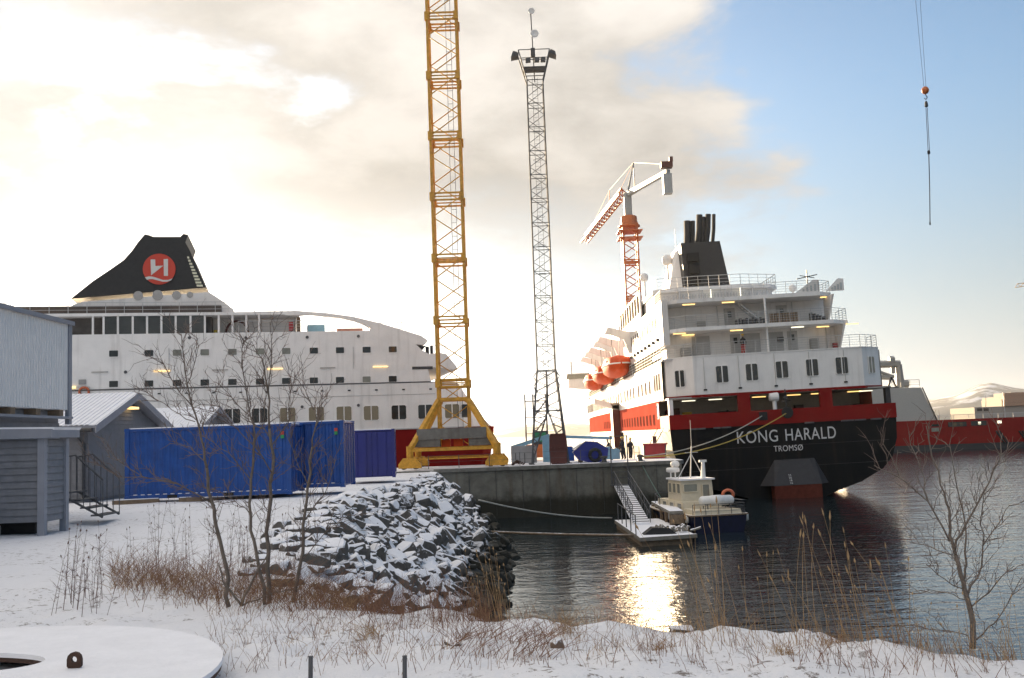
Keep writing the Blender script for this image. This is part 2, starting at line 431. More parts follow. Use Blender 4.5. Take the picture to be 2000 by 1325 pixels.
# thin snow: earth and trodden grass show through in small flecks
fleck = gmap(gnoise(9.0, 8, .75), .545, .625)
patch = gmap(gnoise(.55, 4), .42, .58)
c1 = gmix(gmath('MULTIPLY', gmath('MULTIPLY', fleck, patch), .85), c0, (.10, .07, .045))
low = gmap(sp.outputs[2], 1.5, 2.5, 1., 0.)
c2 = gmix(gmath('MULTIPLY', low, gmap(gnoise(3.0, 6), .35, .6)), c1, (.045, .038, .03))
wetl = gmap(sp.outputs[2], .8, 1.8, 1., 0.)
c3 = gmix(wetl, c2, (.018, .017, .012))
ls.new(c3, b.inputs['Base Color'])
bp = ns.new('ShaderNodeBump'); bp.inputs['Strength'].default_value = .6; bp.inputs['Distance'].default_value = .06
ls.new(gnoise(16, 7, .65), bp.inputs['Height']); ls.new(bp.outputs[0], b.inputs['Normal'])
g = MB(); g.v = gv; g.f = gf
tag(g.build('ground', gm, smooth=True, fix=False), kind='structure')

# water: dark, rippled, reaching the horizon
wm = bpy.data.materials.new('harbour_water'); wm.use_nodes = True; t = wm.node_tree; ns = t.nodes; ls = t.links
b = ns['Principled BSDF']; b.inputs['Base Color'].default_value = (.012, .020, .024, 1); b.inputs['Roughness'].default_value = .04
b.inputs['IOR'].default_value = 1.333
geo = ns.new('ShaderNodeNewGeometry')
def wnoise(sx_, sy_, scale, detail, rough=.55, dist=.4):
    mp = ns.new('ShaderNodeMapping'); mp.inputs['Scale'].default_value = (sx_, sy_, 1); mp.inputs['Rotation'].default_value = (0, 0, R(-6))
    ls.new(geo.outputs['Position'], mp.inputs[0])
    n = ns.new('ShaderNodeTexNoise'); n.inputs['Scale'].default_value = scale; n.inputs['Detail'].default_value = detail
    n.inputs['Roughness'].default_value = rough; n.inputs['Distortion'].default_value = dist
    ls.new(mp.outputs[0], n.inputs['Vector']); return n.outputs['Fac']
h1 = wnoise(.55, 1.0, 1.25, 3); h2 = wnoise(.7, 1.0, 4.2, 2); h3 = wnoise(.5, 1, .22, 2)
hs = gmath('ADD', gmath('MULTIPLY', h1, .16), gmath('ADD', gmath('MULTIPLY', h2, .055), gmath('MULTIPLY', h3, .25)))
bp = ns.new('ShaderNodeBump'); bp.inputs['Strength'].default_value = 1.0; bp.inputs['Distance'].default_value = .30
ls.new(hs, bp.inputs['Height']); ls.new(bp.outputs[0], b.inputs['Normal'])
mb = MB(); mb.add([(-6000,-300,0),(6000,-300,0),(6000,5000,0),(-6000,5000,0)], [(0,1,2,3)])
tag(mb.build('water', wm), kind='structure')

# quay of concrete between the two ships
qy = thing('quay', None, None); tag(qy, kind='structure')
MB().box((-6.0, 77.0, -2), (12.3, 84.0, 3.52)).build('quay_wall', concrete, qy)
MB().box((-60, 77.05, -2), (-6.0, 88.0, 3.7)).build('quay_apron', concrete, qy)
MB().box((0.2, 84.0, -2), (12.1, 260, 3.65)).build('pier_deck', concrete, qy)
mb = MB(); mb.prism([(-6.2, 76.85),(11.6, 76.85),(12.3, 77.1),(12.6, 77.8),(12.5, 84.2),(-6.2, 84.2)], 3.524, 3.80, 'z')
mb.build('coping', mat('coping', (.17, .165, .15), .9, var=.3, vscale=2, bump=.4, bscale=6, snow=.5, streak=.4), qy)
mb = MB()
for k in range(9): mb.box((-5.6+k*2.0, 76.96, .2), (-5.57+k*2.0, 77.0, 3.5))
mb.build('wall_joint', darksteel, qy)

# hills across the fjord, snow lying in patches
hm = bpy.data.materials.new('hill_cover'); hm.use_nodes = True; t = hm.node_tree; ns = t.nodes; ls = t.links
b = ns['Principled BSDF']; b.inputs['Roughness'].default_value = 1
geo = ns.new('ShaderNodeNewGeometry'); sp = ns.new('ShaderNodeSeparateXYZ'); ls.new(geo.outputs['Position'], sp.inputs[0])
pn = gmath('ADD', gnoise(.004, 7, .62), gmath('MULTIPLY', sp.outputs[2], .0008))
ls.new(gmix(gmap(pn, .60, .68), (.06, .07, .085), (.50, .53, .60)), b.inputs['Base Color'])
def hill_h(x, dpt):
    z = 70+48*math.exp(-((x-1800)/330)**2)+22*math.sin(x*.0031+1)+60*math.exp(-((x-2700)/480)**2)+18*math.sin(x*.011)+9*math.sin(x*.027+2)
    z *= .45+.55*min(1, max(0, (x-450)/900))
    return max(14, z)*(math.sin(min(1, dpt)*math.pi/2))+8*mnoise.noise(Vector((x*.006, dpt*6, 3)))*dpt
xs = list(range(-3200, 5200, 60)); vs = []
for j in range(13):
    for x in xs: vs.append((x, 3700+j*70, -1+hill_h(x*4000/(3700+j*70), j/10)))
n = len(xs); fs = [(j*n+i, j*n+i+1, (j+1)*n+i+1, (j+1)*n+i) for j in range(12) for i in range(n-1)]
mb = MB(); mb.v = vs; mb.f = fs
tag(mb.build('hills', hm, smooth=True, fix=False), kind='structure')

# ------------------------------------------------------------------ ship with its stern to us
KH = thing('coastal_ship', 'black, red and white passenger ship moored stern towards us, KONG HARALD on its stern', 'ship',
           (23.05, 88, 0), (0, -0.02, 0))
LV = [-1.2, 0, .5, 1, 2, 3, 4.5, 6.25]
ST = [(0, [1.5, 3.2, 4.7, 6.3, 8.2, 9.1, 9.6, 9.7]), (5, [3.5, 5.4, 6.6, 7.7, 8.9, 9.4, 9.65, 9.7]), (16, [7.2, 8.3, 8.8, 9.2, 9.55, 9.65, 9.7, 9.7]),
      (40, [9.3, 9.5, 9.6, 9.65, 9.7, 9.7, 9.7, 9.7]), (85, [9.0, 9.3, 9.4, 9.5, 9.6, 9.65, 9.7, 9.7]), (104, [5.5, 6.2, 6.5, 6.8, 7.3, 7.8, 8.5, 9.0]),
      (114, [1.6, 2.2, 2.5, 2.8, 3.4, 4.1, 5.2, 6.4]), (121, [.1, .1, .1, .2, .4, .8, 1.6, 2.8])]
def skin_hull(st, lv, cap=True):
    mb = MB(); n = len(lv)
    for sgn in (-1, 1):
        vs = [(sgn*h, y, z) for y, hb in st for h, z in zip(hb, lv)]
        mb.add(vs, [(i*n+k, (i+1)*n+k, (i+1)*n+k+1, i*n+k+1) for i in range(len(st)-1) for k in range(n-1)])
    if cap:
        y, hb = st[0]; vs = [(-h, y, z) for h, z in zip(hb, lv)]+[(h, y, z) for h, z in zip(hb, lv)]
        mb.add(vs, [(k, k+1, n+k+1, n+k) for k in range(n-1)])
    return mb
hull = skin_hull(ST, LV); me = hull.mesh('hull', smooth=False); put('hull', me, black, KH)
TOPB = [(h[0], h[1][-1]) for h in ST]
def band(z0, z1, m, name, y0=0, out=.0, top=0.0):
    mb = MB(); st = [(max(y, y0), hb+out) for y, hb in TOPB if y >= y0 or y == 0]
    if st[0][0] == st[1][0]: st = st[1:]
    for sgn in (-1, 1):
        vs = [(sgn*(h-(.0 if z == z0 else top)), y, z) for y, h in st for z in (z0, z1)]
        mb.add(vs, [(i*2, i*2+2, i*2+3, i*2+1) for i in range(len(st)-1)])
    return mb.build(name, m, KH)
band(6.25, 8.9, sunlit_red, 'red_strake', 5.5)
band(8.9, 12.3, sidewhite, 'side_plating', 2.6)
# stern bulwark, mooring deck behind it
mb = MB(); mb.prism([(-9.72,-.12),(9.72,-.12),(9.72,5.5),(9.52,5.5),(9.52,.06),(-9.52,.06),(-9.52,5.5),(-9.72,5.5)], 6.252, 7.5, 'z')
mb.build('bulwark', red, KH)
MB().box((-9.5, .1, 6.2), (9.5, 9, 6.5)).build('mooring_deck', slategrey, KH)
mb = MB(); mb.box((-9.6, 8.6, 6.5), (9.6, 8.8, 8.9)); mb.build('mooring_bulkhead', interior, KH)
MB().box((-9.6, .3, 8.84), (9.6, 8.8, 8.98)).build('deckhead', interior, KH)
for px in ((1442, 1466), (1603, 1627)):
    a = hit(KH, px[0], 790)[0]; c = hit(KH, px[1], 790)[0]
    MB().box((a, .02, 7.45), (c, .4, 8.9)).build('pillar', red, KH)
MB().box((9.1, .3, 7.4), (9.5, .9, 8.9)).build('corner_post', slategrey, KH)
MB().box((-9.6, .3, 7.4), (-9.25, .9, 8.9)).build('corner_post', white, KH)
for px, py, lit in ((1345, 784, 1), (1397, 780, 1), (1482, 773, 0), (1550, 768, 0), (1597, 766, 0), (1668, 761, 0), (1690, 758, 1)):
    x, z = hit(KH, px, py, 5.0); MB().box((x-.6, 4.9, 8.72), (x+.6, 5.1, 8.80)).build('deck_light', tubew if lit else tube, KH)
for px, wd, hh, m in ((1305, .5, 1.6, red), (1319, .7, 1.7, brownred), (1341, .8, 1.3, hiyel), (1420, 1.6, 1.2, slategrey), (1560, .8, 1.4, slategrey), (1678, .9, 1.2, darksteel), (1655, .4, .9, darksteel)):
    x, z = hit(KH, px, 800, 8.3); MB().box((x-wd/2, 8.0, 6.5), (x+wd/2, 8.55, 6.5+hh)).build('deck_equipment', m, KH)
# winch drum on the mooring deck
MB().lathe([(.1,-.9),(.62,-.9),(.62,-.8),(.35,-.78),(.35,.78),(.62,.8),(.62,.9),(.1,.9)], hit(KH, 1440, 800, 4)[0:1]+(4, 7.15), 14, 'x').build('winch', slategrey, KH)
# fairleads
x, z = hit(KH, 1537, 806); MB().lathe([(.0,-.0),(.5,-.0),(.5,.1),(.0,.1)], (x, -.2, z), 18, 'y').build('fairlead', rubber, KH)
x, z = hit(KH, 1490, 813); MB().box((x-.35, -.2, z-.35), (x+.35, -.1, z+.35)).build('fairlead', rubber, KH)
for px, py, wd in ((1363, 831, 1.25), (1400, 829, .6), (1418, 827, .8), (1655, 814, 1.1), (1680, 811, .9), (1710, 809, .9), (1580, 818, .8)):
    x, z = hit(KH, px, py, -.1); MB().box((x-wd/2, -.2, 6.14), (x+wd/2, .02, 6.28)).build('fender_pad', galv, KH)
# duck tail with its draught marks
tz = [hit(KH, 1510, 899)[1], hit(KH, 1550, 946)[1]]
xa, xb = hit(KH, 1512, 899)[0], hit(KH, 1590, 897)[0]; xc, xd = hit(KH, 1484, 946)[0], hit(KH, 1618, 940)[0]
mb = MB(); mb.add([(xa,-.05,tz[0]),(xb,-.05,tz[0]),(xd,-.05,tz[1]),(xc,-.05,tz[1]),(xa+.5,-.25,tz[0]-.1),(xb-.5,-.25,tz[0]-.1),(xd-.9,-1.3,tz[1]),(xc+.9,-1.3,tz[1])],
                  [(0,1,5,4),(4,5,6,7),(1,2,6,5),(0,4,7,3),(3,7,6,2)]); mb.build('duck_tail', slategrey, KH)
MB().box((xc+.95, -1.28, -.8), (xd-.95, 0, tz[1]-.01)).build('duck_tail_base', boot, KH)
put('draught_marks', text_mesh('22\n20\n18\n16', .24, .004), letter, KH, (hit(KH, 1545, 935, -1.3)[0], -1.0, tz[1]+.75), (R(90-28), 0, 0))
for s, size, px, py, kx in (('KONG', 1.46, 1480, 864.5, .80), ('HARALD', 1.46, 1584, 858.5, .74), ('TROMSØ', .70, 1540, 881, .84)):
    me = text_mesh(s, size, .012); xs_ = [v.co.x for v in me.vertices]; x, z = hit(KH, px, py)
    o = put('name_lettering', me, letter, KH, (x-(max(xs_)+min(xs_))/2*kx, -.03, z), (R(90), 0, 0)); o.scale = (kx, 1, 1)
# upper stern block with chamfered corners
def stern_poly(hw, y0, ch, fwd, xr=None):
    xr = hw if xr is None else xr
    return [(-hw, fwd), (-hw, y0+ch), (-hw+ch*1.1, y0), (xr-ch*1.1, y0), (xr, y0+ch), (xr, fwd)]
MB().prism(stern_poly(9.4, .15, 1.9, 34), 9.12, 12.4, 'z').build('stern_block', white, KH)
MB().prism(stern_poly(9.46, .10, 1.9, 9), 8.9, 9.12, 'z').build('red_line', red, KH)
for px, py in ((1411, 731), (1469, 727), (1528, 722), (1587, 718), (1645, 714)):
    x, z = hit(KH, px, py); window(KH, x, .13, z, 1.02, 1.42, glass, split=True)
window(KH, -8.36, 1.05, hit(KH, 1328, 739)[1], .95, 1.42, glass, (0, 0, R(-43)), split=True)
window(KH, 8.36, 1.05, hit(KH, 1715, 711)[1], .95, 1.42, glass2, (0, 0, R(43)), split=True)
# open decks above
MB().prism(stern_poly(9.4, .1, 1.9, 34), 12.402, 12.5, 'z').build('promenade_deck', white, KH)
def aft_rail(hw, y0, ch, z, fwd, xr=None, h=1.05):
    p = stern_poly(hw-.08, y0+.08, ch, fwd, None if xr is None else xr-.08)
    mb = railing([(x, y, z) for x, y in p], h, .9, 5, .022); return mb.build('railing', rail_m, KH)
aft_rail(9.4, .1, 1.9, 12.5, 4.5)
MB().box((-8.9, 4.2, 12.5), (6.9, 34, 14.72)).build('deckhouse', white, KH)
MB().prism(stern_poly(9.35, .9, 1.6, 34, 7.1), 14.72, 15.05, 'z').build('sun_deck', white, KH)
aft_rail(9.35, .9, 1.6, 15.05, 5.5, 7.1)
MB().box((-8.8, 5.6, 15.05), (6.2, 34, 17.35)).build('deckhouse', white, KH)
MB().prism(stern_poly(9.3, 1.9, 1.2, 34, 6.0), 17.35, 17.68, 'z').build('top_deck', white, KH)
aft_rail(9.3, 1.9, 1.2, 17.68, 7, 6.0)
# side supports of the open decks at right
for z0, z1, xr in ((12.5, 14.72, 6.4), (15.05, 17.35, 5.6)):
    MB().prism([(1.4, z1), (4.2, z1), (4.2, z0), (3.4, z0)], xr, xr+.15, 'x').build('side_bracket', white, KH)
MB().bar((-.4, 1.4, 12.5), (-.4, 1.4, 17.4), .09, 8).build('stanchion', white, KH)
# doors, lights and gear on the aft walls
for px, py, wd, ly in ((1368, 660, 1.6, 4.2), (1436, 664, .9, 4.2), (1468, 660, 1.5, 4.2), (1515, 657, 1.3, 4.2), (1547, 654, .9, 4.2), (1424, 608, 1.0, 5.6), (1526, 606, 1.0, 5.6)):
    x, z = hit(KH, px, py, ly); zb = 12.5 if ly < 5 else 15.05
    d = MB().box((x-wd/2, ly-.06, zb+.05), (x+wd/2, ly+.02, zb+2.0)).build('door', mat('door_white', (.40, .39, .38), .4), KH)
    if wd < 1.2: MB().box((x-.17, ly-.09, zb+1.15), (x+.17, ly-.05, zb+1.7)).build('pane', glass, d)
for px, py, ly, m in ((1327, 649, 2.2, tube), (1344, 655, 4.0, tube), (1438, 638, 2.2, tube), (1557, 630, 2.4, tubew), (1607, 637, 3.4, tube), (1345, 595, 3.0, tube),
                      (1422, 587, 3.0, tube), (1614, 576, 3.2, tube), (1664, 625, 2.2, tube)):
    x, z = hit(KH, px, py, ly); zz = 14.66 if z > 13 and z < 16.2 else 17.29
    MB().box((x-.55, ly-.05, zz-.03), (x+.55, ly+.09, zz+.055)).build('deck_light', m, KH)
# stairs between the decks, stacked deck chairs
mb = MB()
for k in range(9): mb.box((-2.2+k*.26, 3.4, 17.2-k*.24), (-1.9+k*.26, 4.5, 17.24-k*.24))
mb.bar((-2.3, 3.4, 17.3), (.1, 3.4, 15.1), .09); mb.bar((-2.3, 4.5, 17.3), (.1, 4.5, 15.1), .09); mb.build('deck_stairs', rail_m, KH)
mb = MB()
for k in range(9): mb.box((-2.6+k*.30, 3.2, 15.06), (-2.42+k*.30, 3.8, 15.75+.08*(k % 2)))
mb.build('stacked_chairs', darksteel, KH)
mb = MB()
for k in range(11): mb.box((.3+k*.24, 2.9, 15.06), (.44+k*.24, 3.2, 16.1))
mb.build('stacked_loungers', wood, KH)
mb = MB()
for k in range(5): mb.box((4.0+k*.28, 2.9, 15.06), (4.16+k*.28, 3.5, 15.95-.1*k))
mb.build('folded_chairs', darksteel, KH)
# house under the funnel with curved roof
mb = MB(); pts = [(-9.0, 9.0), (-8.6, 8.2), (-5, 7.6), (-1, 7.7), (1.6, 8.6), (2.6, 10.2), (2.8, 30), (-9.0, 30)]
mb.prism(pts, 17.68, 19.1, 'z'); mb.build('funnel_house', white, KH)
mb = MB(); mb.prism([(x+(.35 if x > 0 else -.2), y-.5) for x, y in pts], 19.1, 19.45, 'z'); mb.build('funnel_house_roof', white, KH)
mb = MB()
for k in range(34): mb.box((-8.3+k*.3, 7.45+.0*(k % 2), 17.7), (-8.22+k*.3, 7.6, 18.75))
mb.build('slatted_screen', rail_m, KH)
for px in (1327, 1372, 1388, 1416, 1446, 1470):
    x, z = hit(KH, px, 570, 7.2); MB().bar((x, 7.2, 17.7), (x, 7.2, 19.1), .055, 8).build('stanchion', tubew if px in (1388, 1446) else rail_m, KH)
railing([(-8.8, 7.8, 19.45), (-5, 7.3, 19.45), (-1, 7.4, 19.45), (2.7, 9.0, 19.45), (2.9, 20, 19.45)], 1.0, .9, 3, .025).build('railing', rail_m, KH)
# windbreaks at the top right
for a, c, h0, h1 in ((1552, 1600, .0, 1.05), (1612, 1648, .0, 1.05)):
    x0, x1 = hit(KH, a, 560, 2.2)[0], hit(KH, c, 560, 2.2)[0]
    w_ = MB().prism([(x0, 17.7), (x1, 17.7), (x1, 18.75), (x1-.5, 18.8)], 2.15, 2.25).build('windbreak', white, KH)
    for k in range(4):
        f = .30+k*.16; MB().box((x0+(x1-x0)*f, 2.10, 17.8), (x0+(x1-x0)*f+.16, 2.14, 17.75+.85*f)).build('pane', screen, w_)
# funnel with pipes
fz0, fz1 = 19.45, hit(KH, 1370, 471, 17)[1]
xl0, xr0 = hit(KH, 1338, 548, 17)[0], hit(KH, 1428, 540, 17)[0]; xl1, xr1 = hit(KH, 1331, 474, 17)[0], hit(KH, 1408, 468, 17)[0]
mb = MB()
mb.add([(xl0,17,fz0),(xr0,17,fz0),(xr0,27,fz0),(xl0,27,fz0),(xl1,17.6,fz1),(xr1,17.6,fz1),(xr1,24,fz1),(xl1,24,fz1)],
       [(0,3,2,1),(4,5,6,7),(0,1,5,4),(1,2,6,5),(2,3,7,6),(3,0,4,7)])
FN = mb.build('funnel', fblack, KH)
mb = MB(); mb.add([(xl0-1.7,19,fz0),(xl0-.02,18.2,fz0),(xl0-.02,27,fz0),(xl0-1.7,27,fz0),(xl1-.3,20,fz1-.5),(xl1-.02,19.4,fz1-.4),(xl1-.02,24,fz1-.4),(xl1-.3,24,fz1-.5)],
       [(0,3,2,1),(4,5,6,7),(0,1,5,4),(1,2,6,5),(2,3,7,6),(3,0,4,7)]); mb.build('funnel_casing', white, KH)
for k in range(3):
    x0 = xl1+.55; z = fz1-1.2-k*1.25
    MB().box((x0, 16.9, z-.9), (x0+1.15, 17.5, z)).build('vent_grille', mat('vent_black', (.008, .008, .008), .8), FN)
for px, py, r, tilt, z1o in ((1342, 432, .37, .10, 0), (1353, 432, .24, .12, 0), (1366, 420, .33, .22, 0), (1374, 424, .22, .2, 0), (1383, 419, .30, .24, 0), (1394, 419, .2, .2, 0)):
    x, z = hit(KH, px, py, 20); MB().tube([(x-tilt*2.2, 20, fz1-.2), (x-tilt*.7, 20, (fz1+z)/2), (x, 20, z)], r, 10).build('exhaust_pipe', fblack, FN)
for px in (1340, 1353, 1366, 1378, 1389, 1400, 1412):
    x, z = hit(KH, px, 540, 16.3); MB().lathe([(.25, 0), (.28, .9), (.34, 1.0), (.3, 1.3), (.05, 1.4)], (x, 16.3, 19.45), 10).build('deck_ventilator', darksteel, KH)
# radomes and masts
def radome(px, py, r, ly, zb):
    x, z = hit(KH, px, py, ly); o = MB().lathe([(r*.55,-r*.95),(r*.85,-r*.6),(r,0),(r*.92,r*.4),(r*.7,r*.72),(r*.38,r*.93),(.01,r)], (x, ly, z), 16).build('radome', white, KH, smooth=True)
    MB().bar((x, ly, zb), (x, ly, z-r*.8), r*.22, 8).build('pedestal', white, o)
radome(1303, 508, .58, 21, 19.4); radome(1258, 542, .62, 60, 17); radome(1548, 563, .34, 4, 17.6)
mb = MB(); x, z = hit(KH, 1321, 448, 22); mb.bar((x, 22, 19.4), (x-.2, 22, z), .03); x, z = hit(KH, 1576, 541, 30); mb.bar((x, 30, 17.6), (x, 30, z+.8), .08)
mb.bar((x-1.2, 30, z-.2), (x+1.2, 30, z+.2), .07); mb.bar((x-.9, 29.7, z+.15), (x+1, 30.5, z-.1), .05); mb.build('aerials', darksteel, KH)
# side of the ship along the quay (left flank, in the sun)
MB().box((-9.42, 2.0, 13.7), (-8.85, 34, 17.7)).build('side_house', sidewhite, KH)
MB().box((-8.95, 34, 12.4), (8.9, 104, 15.0)).build('boat_deck_house', white, KH)
MB().box((-9.2, 40, 15.0), (8.6, 100, 17.6)).build('upper_house', white, KH)
MB().box((-8.4, 48, 17.6), (8.4, 98, 20.2)).build('bridge_house', white, KH)
railing([(-9.65, 2.6, 12.42), (-9.65, 92, 12.42)], 1.15, 2.2, 4, .035).build('railing', rail_m, KH)
mb = MB(); mb.box((-9.75, 1.5, 12.30), (-8.8, 100, 12.42)); mb.build('promenade_strip', rail_m, KH)
MB().box((-9.64, 9, 12.42), (-9.56, 92, 13.35)).build('promenade_shade_strip', mat('shade_beige', (.16, .145, .125), .8, spec=0), KH)  # added panel, its beige standing in for the shade of the promenade recess
for k in range(8):
    y = 16.2+k*2.4; MB().box((-9.44, y, 18.35), (-9.36, y+2.2, 20.25)).build('glass_screen', mat('screen_tint', (.15, .13, .11), .8, spec=0), KH)
mb = MB()
for k in range(9): mb.box((-9.5, 16.0+k*2.4, 17.7), (-9.3, 16.16+k*2.4, 20.4))
mb.box((-9.48, 16.1, 20.25), (-9.32, 35.3, 20.4)); mb.box((-9.48, 16.1, 17.7), (-9.32, 35.3, 18.35)); mb.build('screen_frame', white, KH)
RL = (0, 0, R(-90))
for k in range(14): window(KH, -9.42, 6.0+k*1.95, 16.1, .75, 1.05, sideglass, RL, fm=sidewhite)
for k in range(10): MB().lathe([(.05,0),(.18,0),(.18,.25),(.05,.25)], (-9.66, 5+k*3.0, 14.45), 10, 'x').build('side_lamp', galv, KH)
for k in range(3): window(KH, -9.7, 4.2+k*1.6, 10.6, .9, 1.5, sideglass, RL, fm=sidewhite)
for k in range(16): window(KH, -9.7, 11+k*3.0+(k//4)*1.5, 10.4, 1.0, 1.25, sideglass, RL, fm=sidewhite)
for k in range(16): window(KH, -9.7, 60+k*2.4, 10.4, 1.2, 1.4, sideglass, RL, fm=sidewhite)
for k in range(22): window(KH, -9.7, 9.5+k*2.6, 7.25, .75, .95, sideglass, RL, fm=sunlit_red)
window(KH, -9.7, 3.2+3.2, 8.0, 1.5, 1.35, glass2, RL, fm=red)
MB().box((-9.78, .5, 6.15), (-9.66, 90, 6.32)).build('rubbing_strake', rail_m, KH)
# cargo side door with its lifting tower
mb = MB(); mb.box((-10.6, 41.0, 3.7), (-9.72, 43.8, 9.6)); mb.box((-10.75, 40.9, 9.6), (-9.7, 43.9, 9.9)); mb.build('cargo_lift_tower', mat('lift_beige', (.36, .31, .25), .5, streak=.3), KH)
mb = MB(); mb.add([(-9.7,41.0,9.0),(-9.7,44.4,9.0),(-12.8,44.4,10.0),(-12.8,41.0,10.0),(-9.7,41.0,9.6),(-9.7,44.4,9.6),(-12.8,44.4,10.6),(-12.8,41.0,10.6)],
       [(0,3,2,1),(4,5,6,7),(0,1,5,4),(1,2,6,5),(2,3,7,6),(3,0,4,7)]); mb.build('cargo_door', white, KH)
MB().box((-10.65, 40.6, 3.7), (-9.75, 40.95, 9.0)).build('lift_guide', brownred, KH)
# bridge wing
mb = MB(); mb.prism([(-13.0, 14.6), (-9.0, 14.0), (-9.0, 16.9), (-13.2, 16.9), (-13.35, 16.2), (-13.0, 15.9)], 94, 98.5); mb.build('bridge_wing', white, KH)
MB().box((-13.25, 93.9, 15.9), (-9.2, 94.0, 16.75)).build('wing_window', glass2, KH)
railing([(-13.2, 94, 16.9), (-9.4, 94, 16.9)], 1.3, 1.2, 3, .04).build('railing', rail_m, KH)
MB().bar((-12.2, 96, 16.9), (-12.2, 96, 19.2), .15, 8).build('wing_lamp', rail_m, KH)
# davits over the boats
for y0 in (26.5, 37.5, 43.5, 53.0, 60.5, 70.0):
    MB().prism([(-9.0, 15.0), (-9.0, 17.3), (-11.9, 18.0), (-12.3, 17.3), (-11.9, 17.3), (-10.2, 16.6), (-9.7, 15.0)], y0, y0+.45).build('davit', white, KH)
# searchlight and post on the stern
x, z = hit(KH, 1513, 778, -.1)
sl_ = MB().lathe([(.05,-.45),(.34,-.4),(.40,.25),(.36,.35),(.0,.3)], (x, .1, z+.1), 14, 'x').build('searchlight', white, KH)
MB().bar((x, .1, 7.5), (x, .1, z-.2), .18, 10).build('pedestal', white, sl_)
x, z = hit(KH, 1534, 776, .1); mb = MB(); mb.bar((x, .1, 7.5), (x, .1, z+.7), .05, 6); mb.bar((x-.4, .1, z-.4), (x+.4, .1, z-.3), .06); mb.lathe([(.05,0),(.2,.05),(.2,.3),(.05,.35)], (x, .1, z-.2), 10); mb.build('stern_lamp', darksteel, KH)

# lifeboats hang in the davits
def lifeboat(y0, y1, label):
    t = thing('lifeboat', label, 'lifeboat', (12.15, (y0+y1)/2, 13.4), (0, -.02, 0), 'lifeboats along the side of the ship')
    Ln = (y1-y0)/2; mb = MB(); st = []
    for q in (-1, -.93, -.7, -.3, .3, .7, .92, 1):
        wv = (1-abs(q)**3.2)**.5*1.5+.05; st.append((q*Ln, wv, (1-abs(q)**4)))
    def sec(y, wv, f): return [(0, y, -1.15*f**.5+.1), (.55*wv, y, -.95*f**.5+.12), (.95*wv, y, -.35), (wv, y, .35)]
    n = 7; vs = []
    for y, wv, f in st:
        s_ = sec(y, wv, f); vs += [(-p[0], p[1], p[2]) for p in s_[:0:-1]]+s_
    mb.add(vs, [(i*n+k, (i+1)*n+k, (i+1)*n+k+1, i*n+k+1) for i in range(len(st)-1) for k in range(n-1)]+[tuple(range(n)), tuple(range((len(st)-1)*n, len(st)*n))])
    mb.build('boat_hull', lborange, t, smooth=True)
    mb = MB(); vs = []
    for y, wv, f in st:
        h = .35+1.15*f**.6*(.8 if y > 0 else 1); vs += [(-wv, y, .36), (-wv*.86, y, .36+(h-.35)*.75), (0, y, h), (wv*.86, y, .36+(h-.35)*.75), (wv, y, .36)]
    n = 5; mb.add(vs, [(i*n+k, (i+1)*n+k, (i+1)*n+k+1, i*n+k+1) for i in range(len(st)-1) for k in range(n-1)]+[tuple(range(n)), tuple(range((len(st)-1)*n, len(st)*n))])
    mb.build('canopy', lborange, t, smooth=True)
    mb = MB(); mb.tube([(-st_[1]-.04, st_[0], .35) for st_ in st], .09, 6); mb.tube([(st_[1]+.04, st_[0], .35) for st_ in st], .09, 6); mb.build('fender_strip', white, t)
    mb = MB(); mb.bar((0, -Ln*.75, .9), (0, -Ln*.75, 4.0), .04); mb.bar((0, Ln*.75, .9), (0, Ln*.75, 4.0), .04); mb.build('falls', darksteel, t)
    for k in range(4): MB().box((-1.42, -Ln*.5+k*Ln*.28, .55), (-1.30, -Ln*.5+k*Ln*.28+.5, .85)).build('porthole', glass, t)
lifeboat(114.5, 125.5, 'big orange enclosed lifeboat nearest the ship\'s stern')
lifeboat(131, 141, 'orange lifeboat in the middle of the row on the ship\'s side')
lifeboat(148.5, 158, 'orange lifeboat farthest forward, next to the bridge wing')

# fittings that break up the stern: pipes, lockers, scuppers
for x, ly, z0, z1 in ((-6.2, 4.1, 12.5, 14.7), (2.4, 4.1, 12.5, 14.7), (5.6, 4.1, 12.5, 14.7), (-3.8, 5.5, 15.05, 17.3), (3.1, 5.5, 15.05, 17.3)):
    MB().bar((x, ly, z0), (x, ly, z1), .06, 6).build('drain_pipe', rail_m, KH)
for x, ly, z, w_, h_, m in ((-7.2, 4.0, 12.5, .9, 1.0, interior), (4.4, 4.0, 12.5, .7, 1.2, interior), (6.3, 3.9, 12.5, .5, .7, skipred), (-5.4, 5.3, 15.05, .8, .9, interior), (5.2, 5.3, 15.05, .6, .8, darksteel), (1.4, 4.0, 13.6, .5, .4, darksteel)):
    MB().box((x-w_/2, ly-.25, z), (x+w_/2, ly+.12, z+h_)).build('deck_locker', m, KH)
for x in (-6.4, -3.4, -.3, 2.7, 5.7):
    MB().box((x-.14, .06, 9.45), (x+.14, .16, 9.58)).build('scupper', rubber, KH); MB().box((x-.02, .11, 9.6), (x+.02, .155, 12.3)).build('plate_seam', MATS.get('seam') or mat('seam', (.42, .41, .40), .5), KH)
for z in (2.6, 4.4):
    MB().box((-8.9, -.035, z-.02), (8.9, .02, z+.02)).build('weld_seam', fblack, KH)

# ------------------------------------------------------------------ white ship behind the containers
LS = thing('cruise_ship', 'white passenger ship lying broadside behind the blue containers, round red emblem on its funnel', 'ship',
           (-1.84, 102, 0), (0, 0, R(12.5)))
def ls(px, py, ly=0): return hit(LS, px, py, ly)
def lpoly(pts, ly=0): return [ls(a, b_, ly) for a, b_ in pts]
BEAM = 20
zr = ls(900, 834)[1]; zs = ls(800, 747)[1]
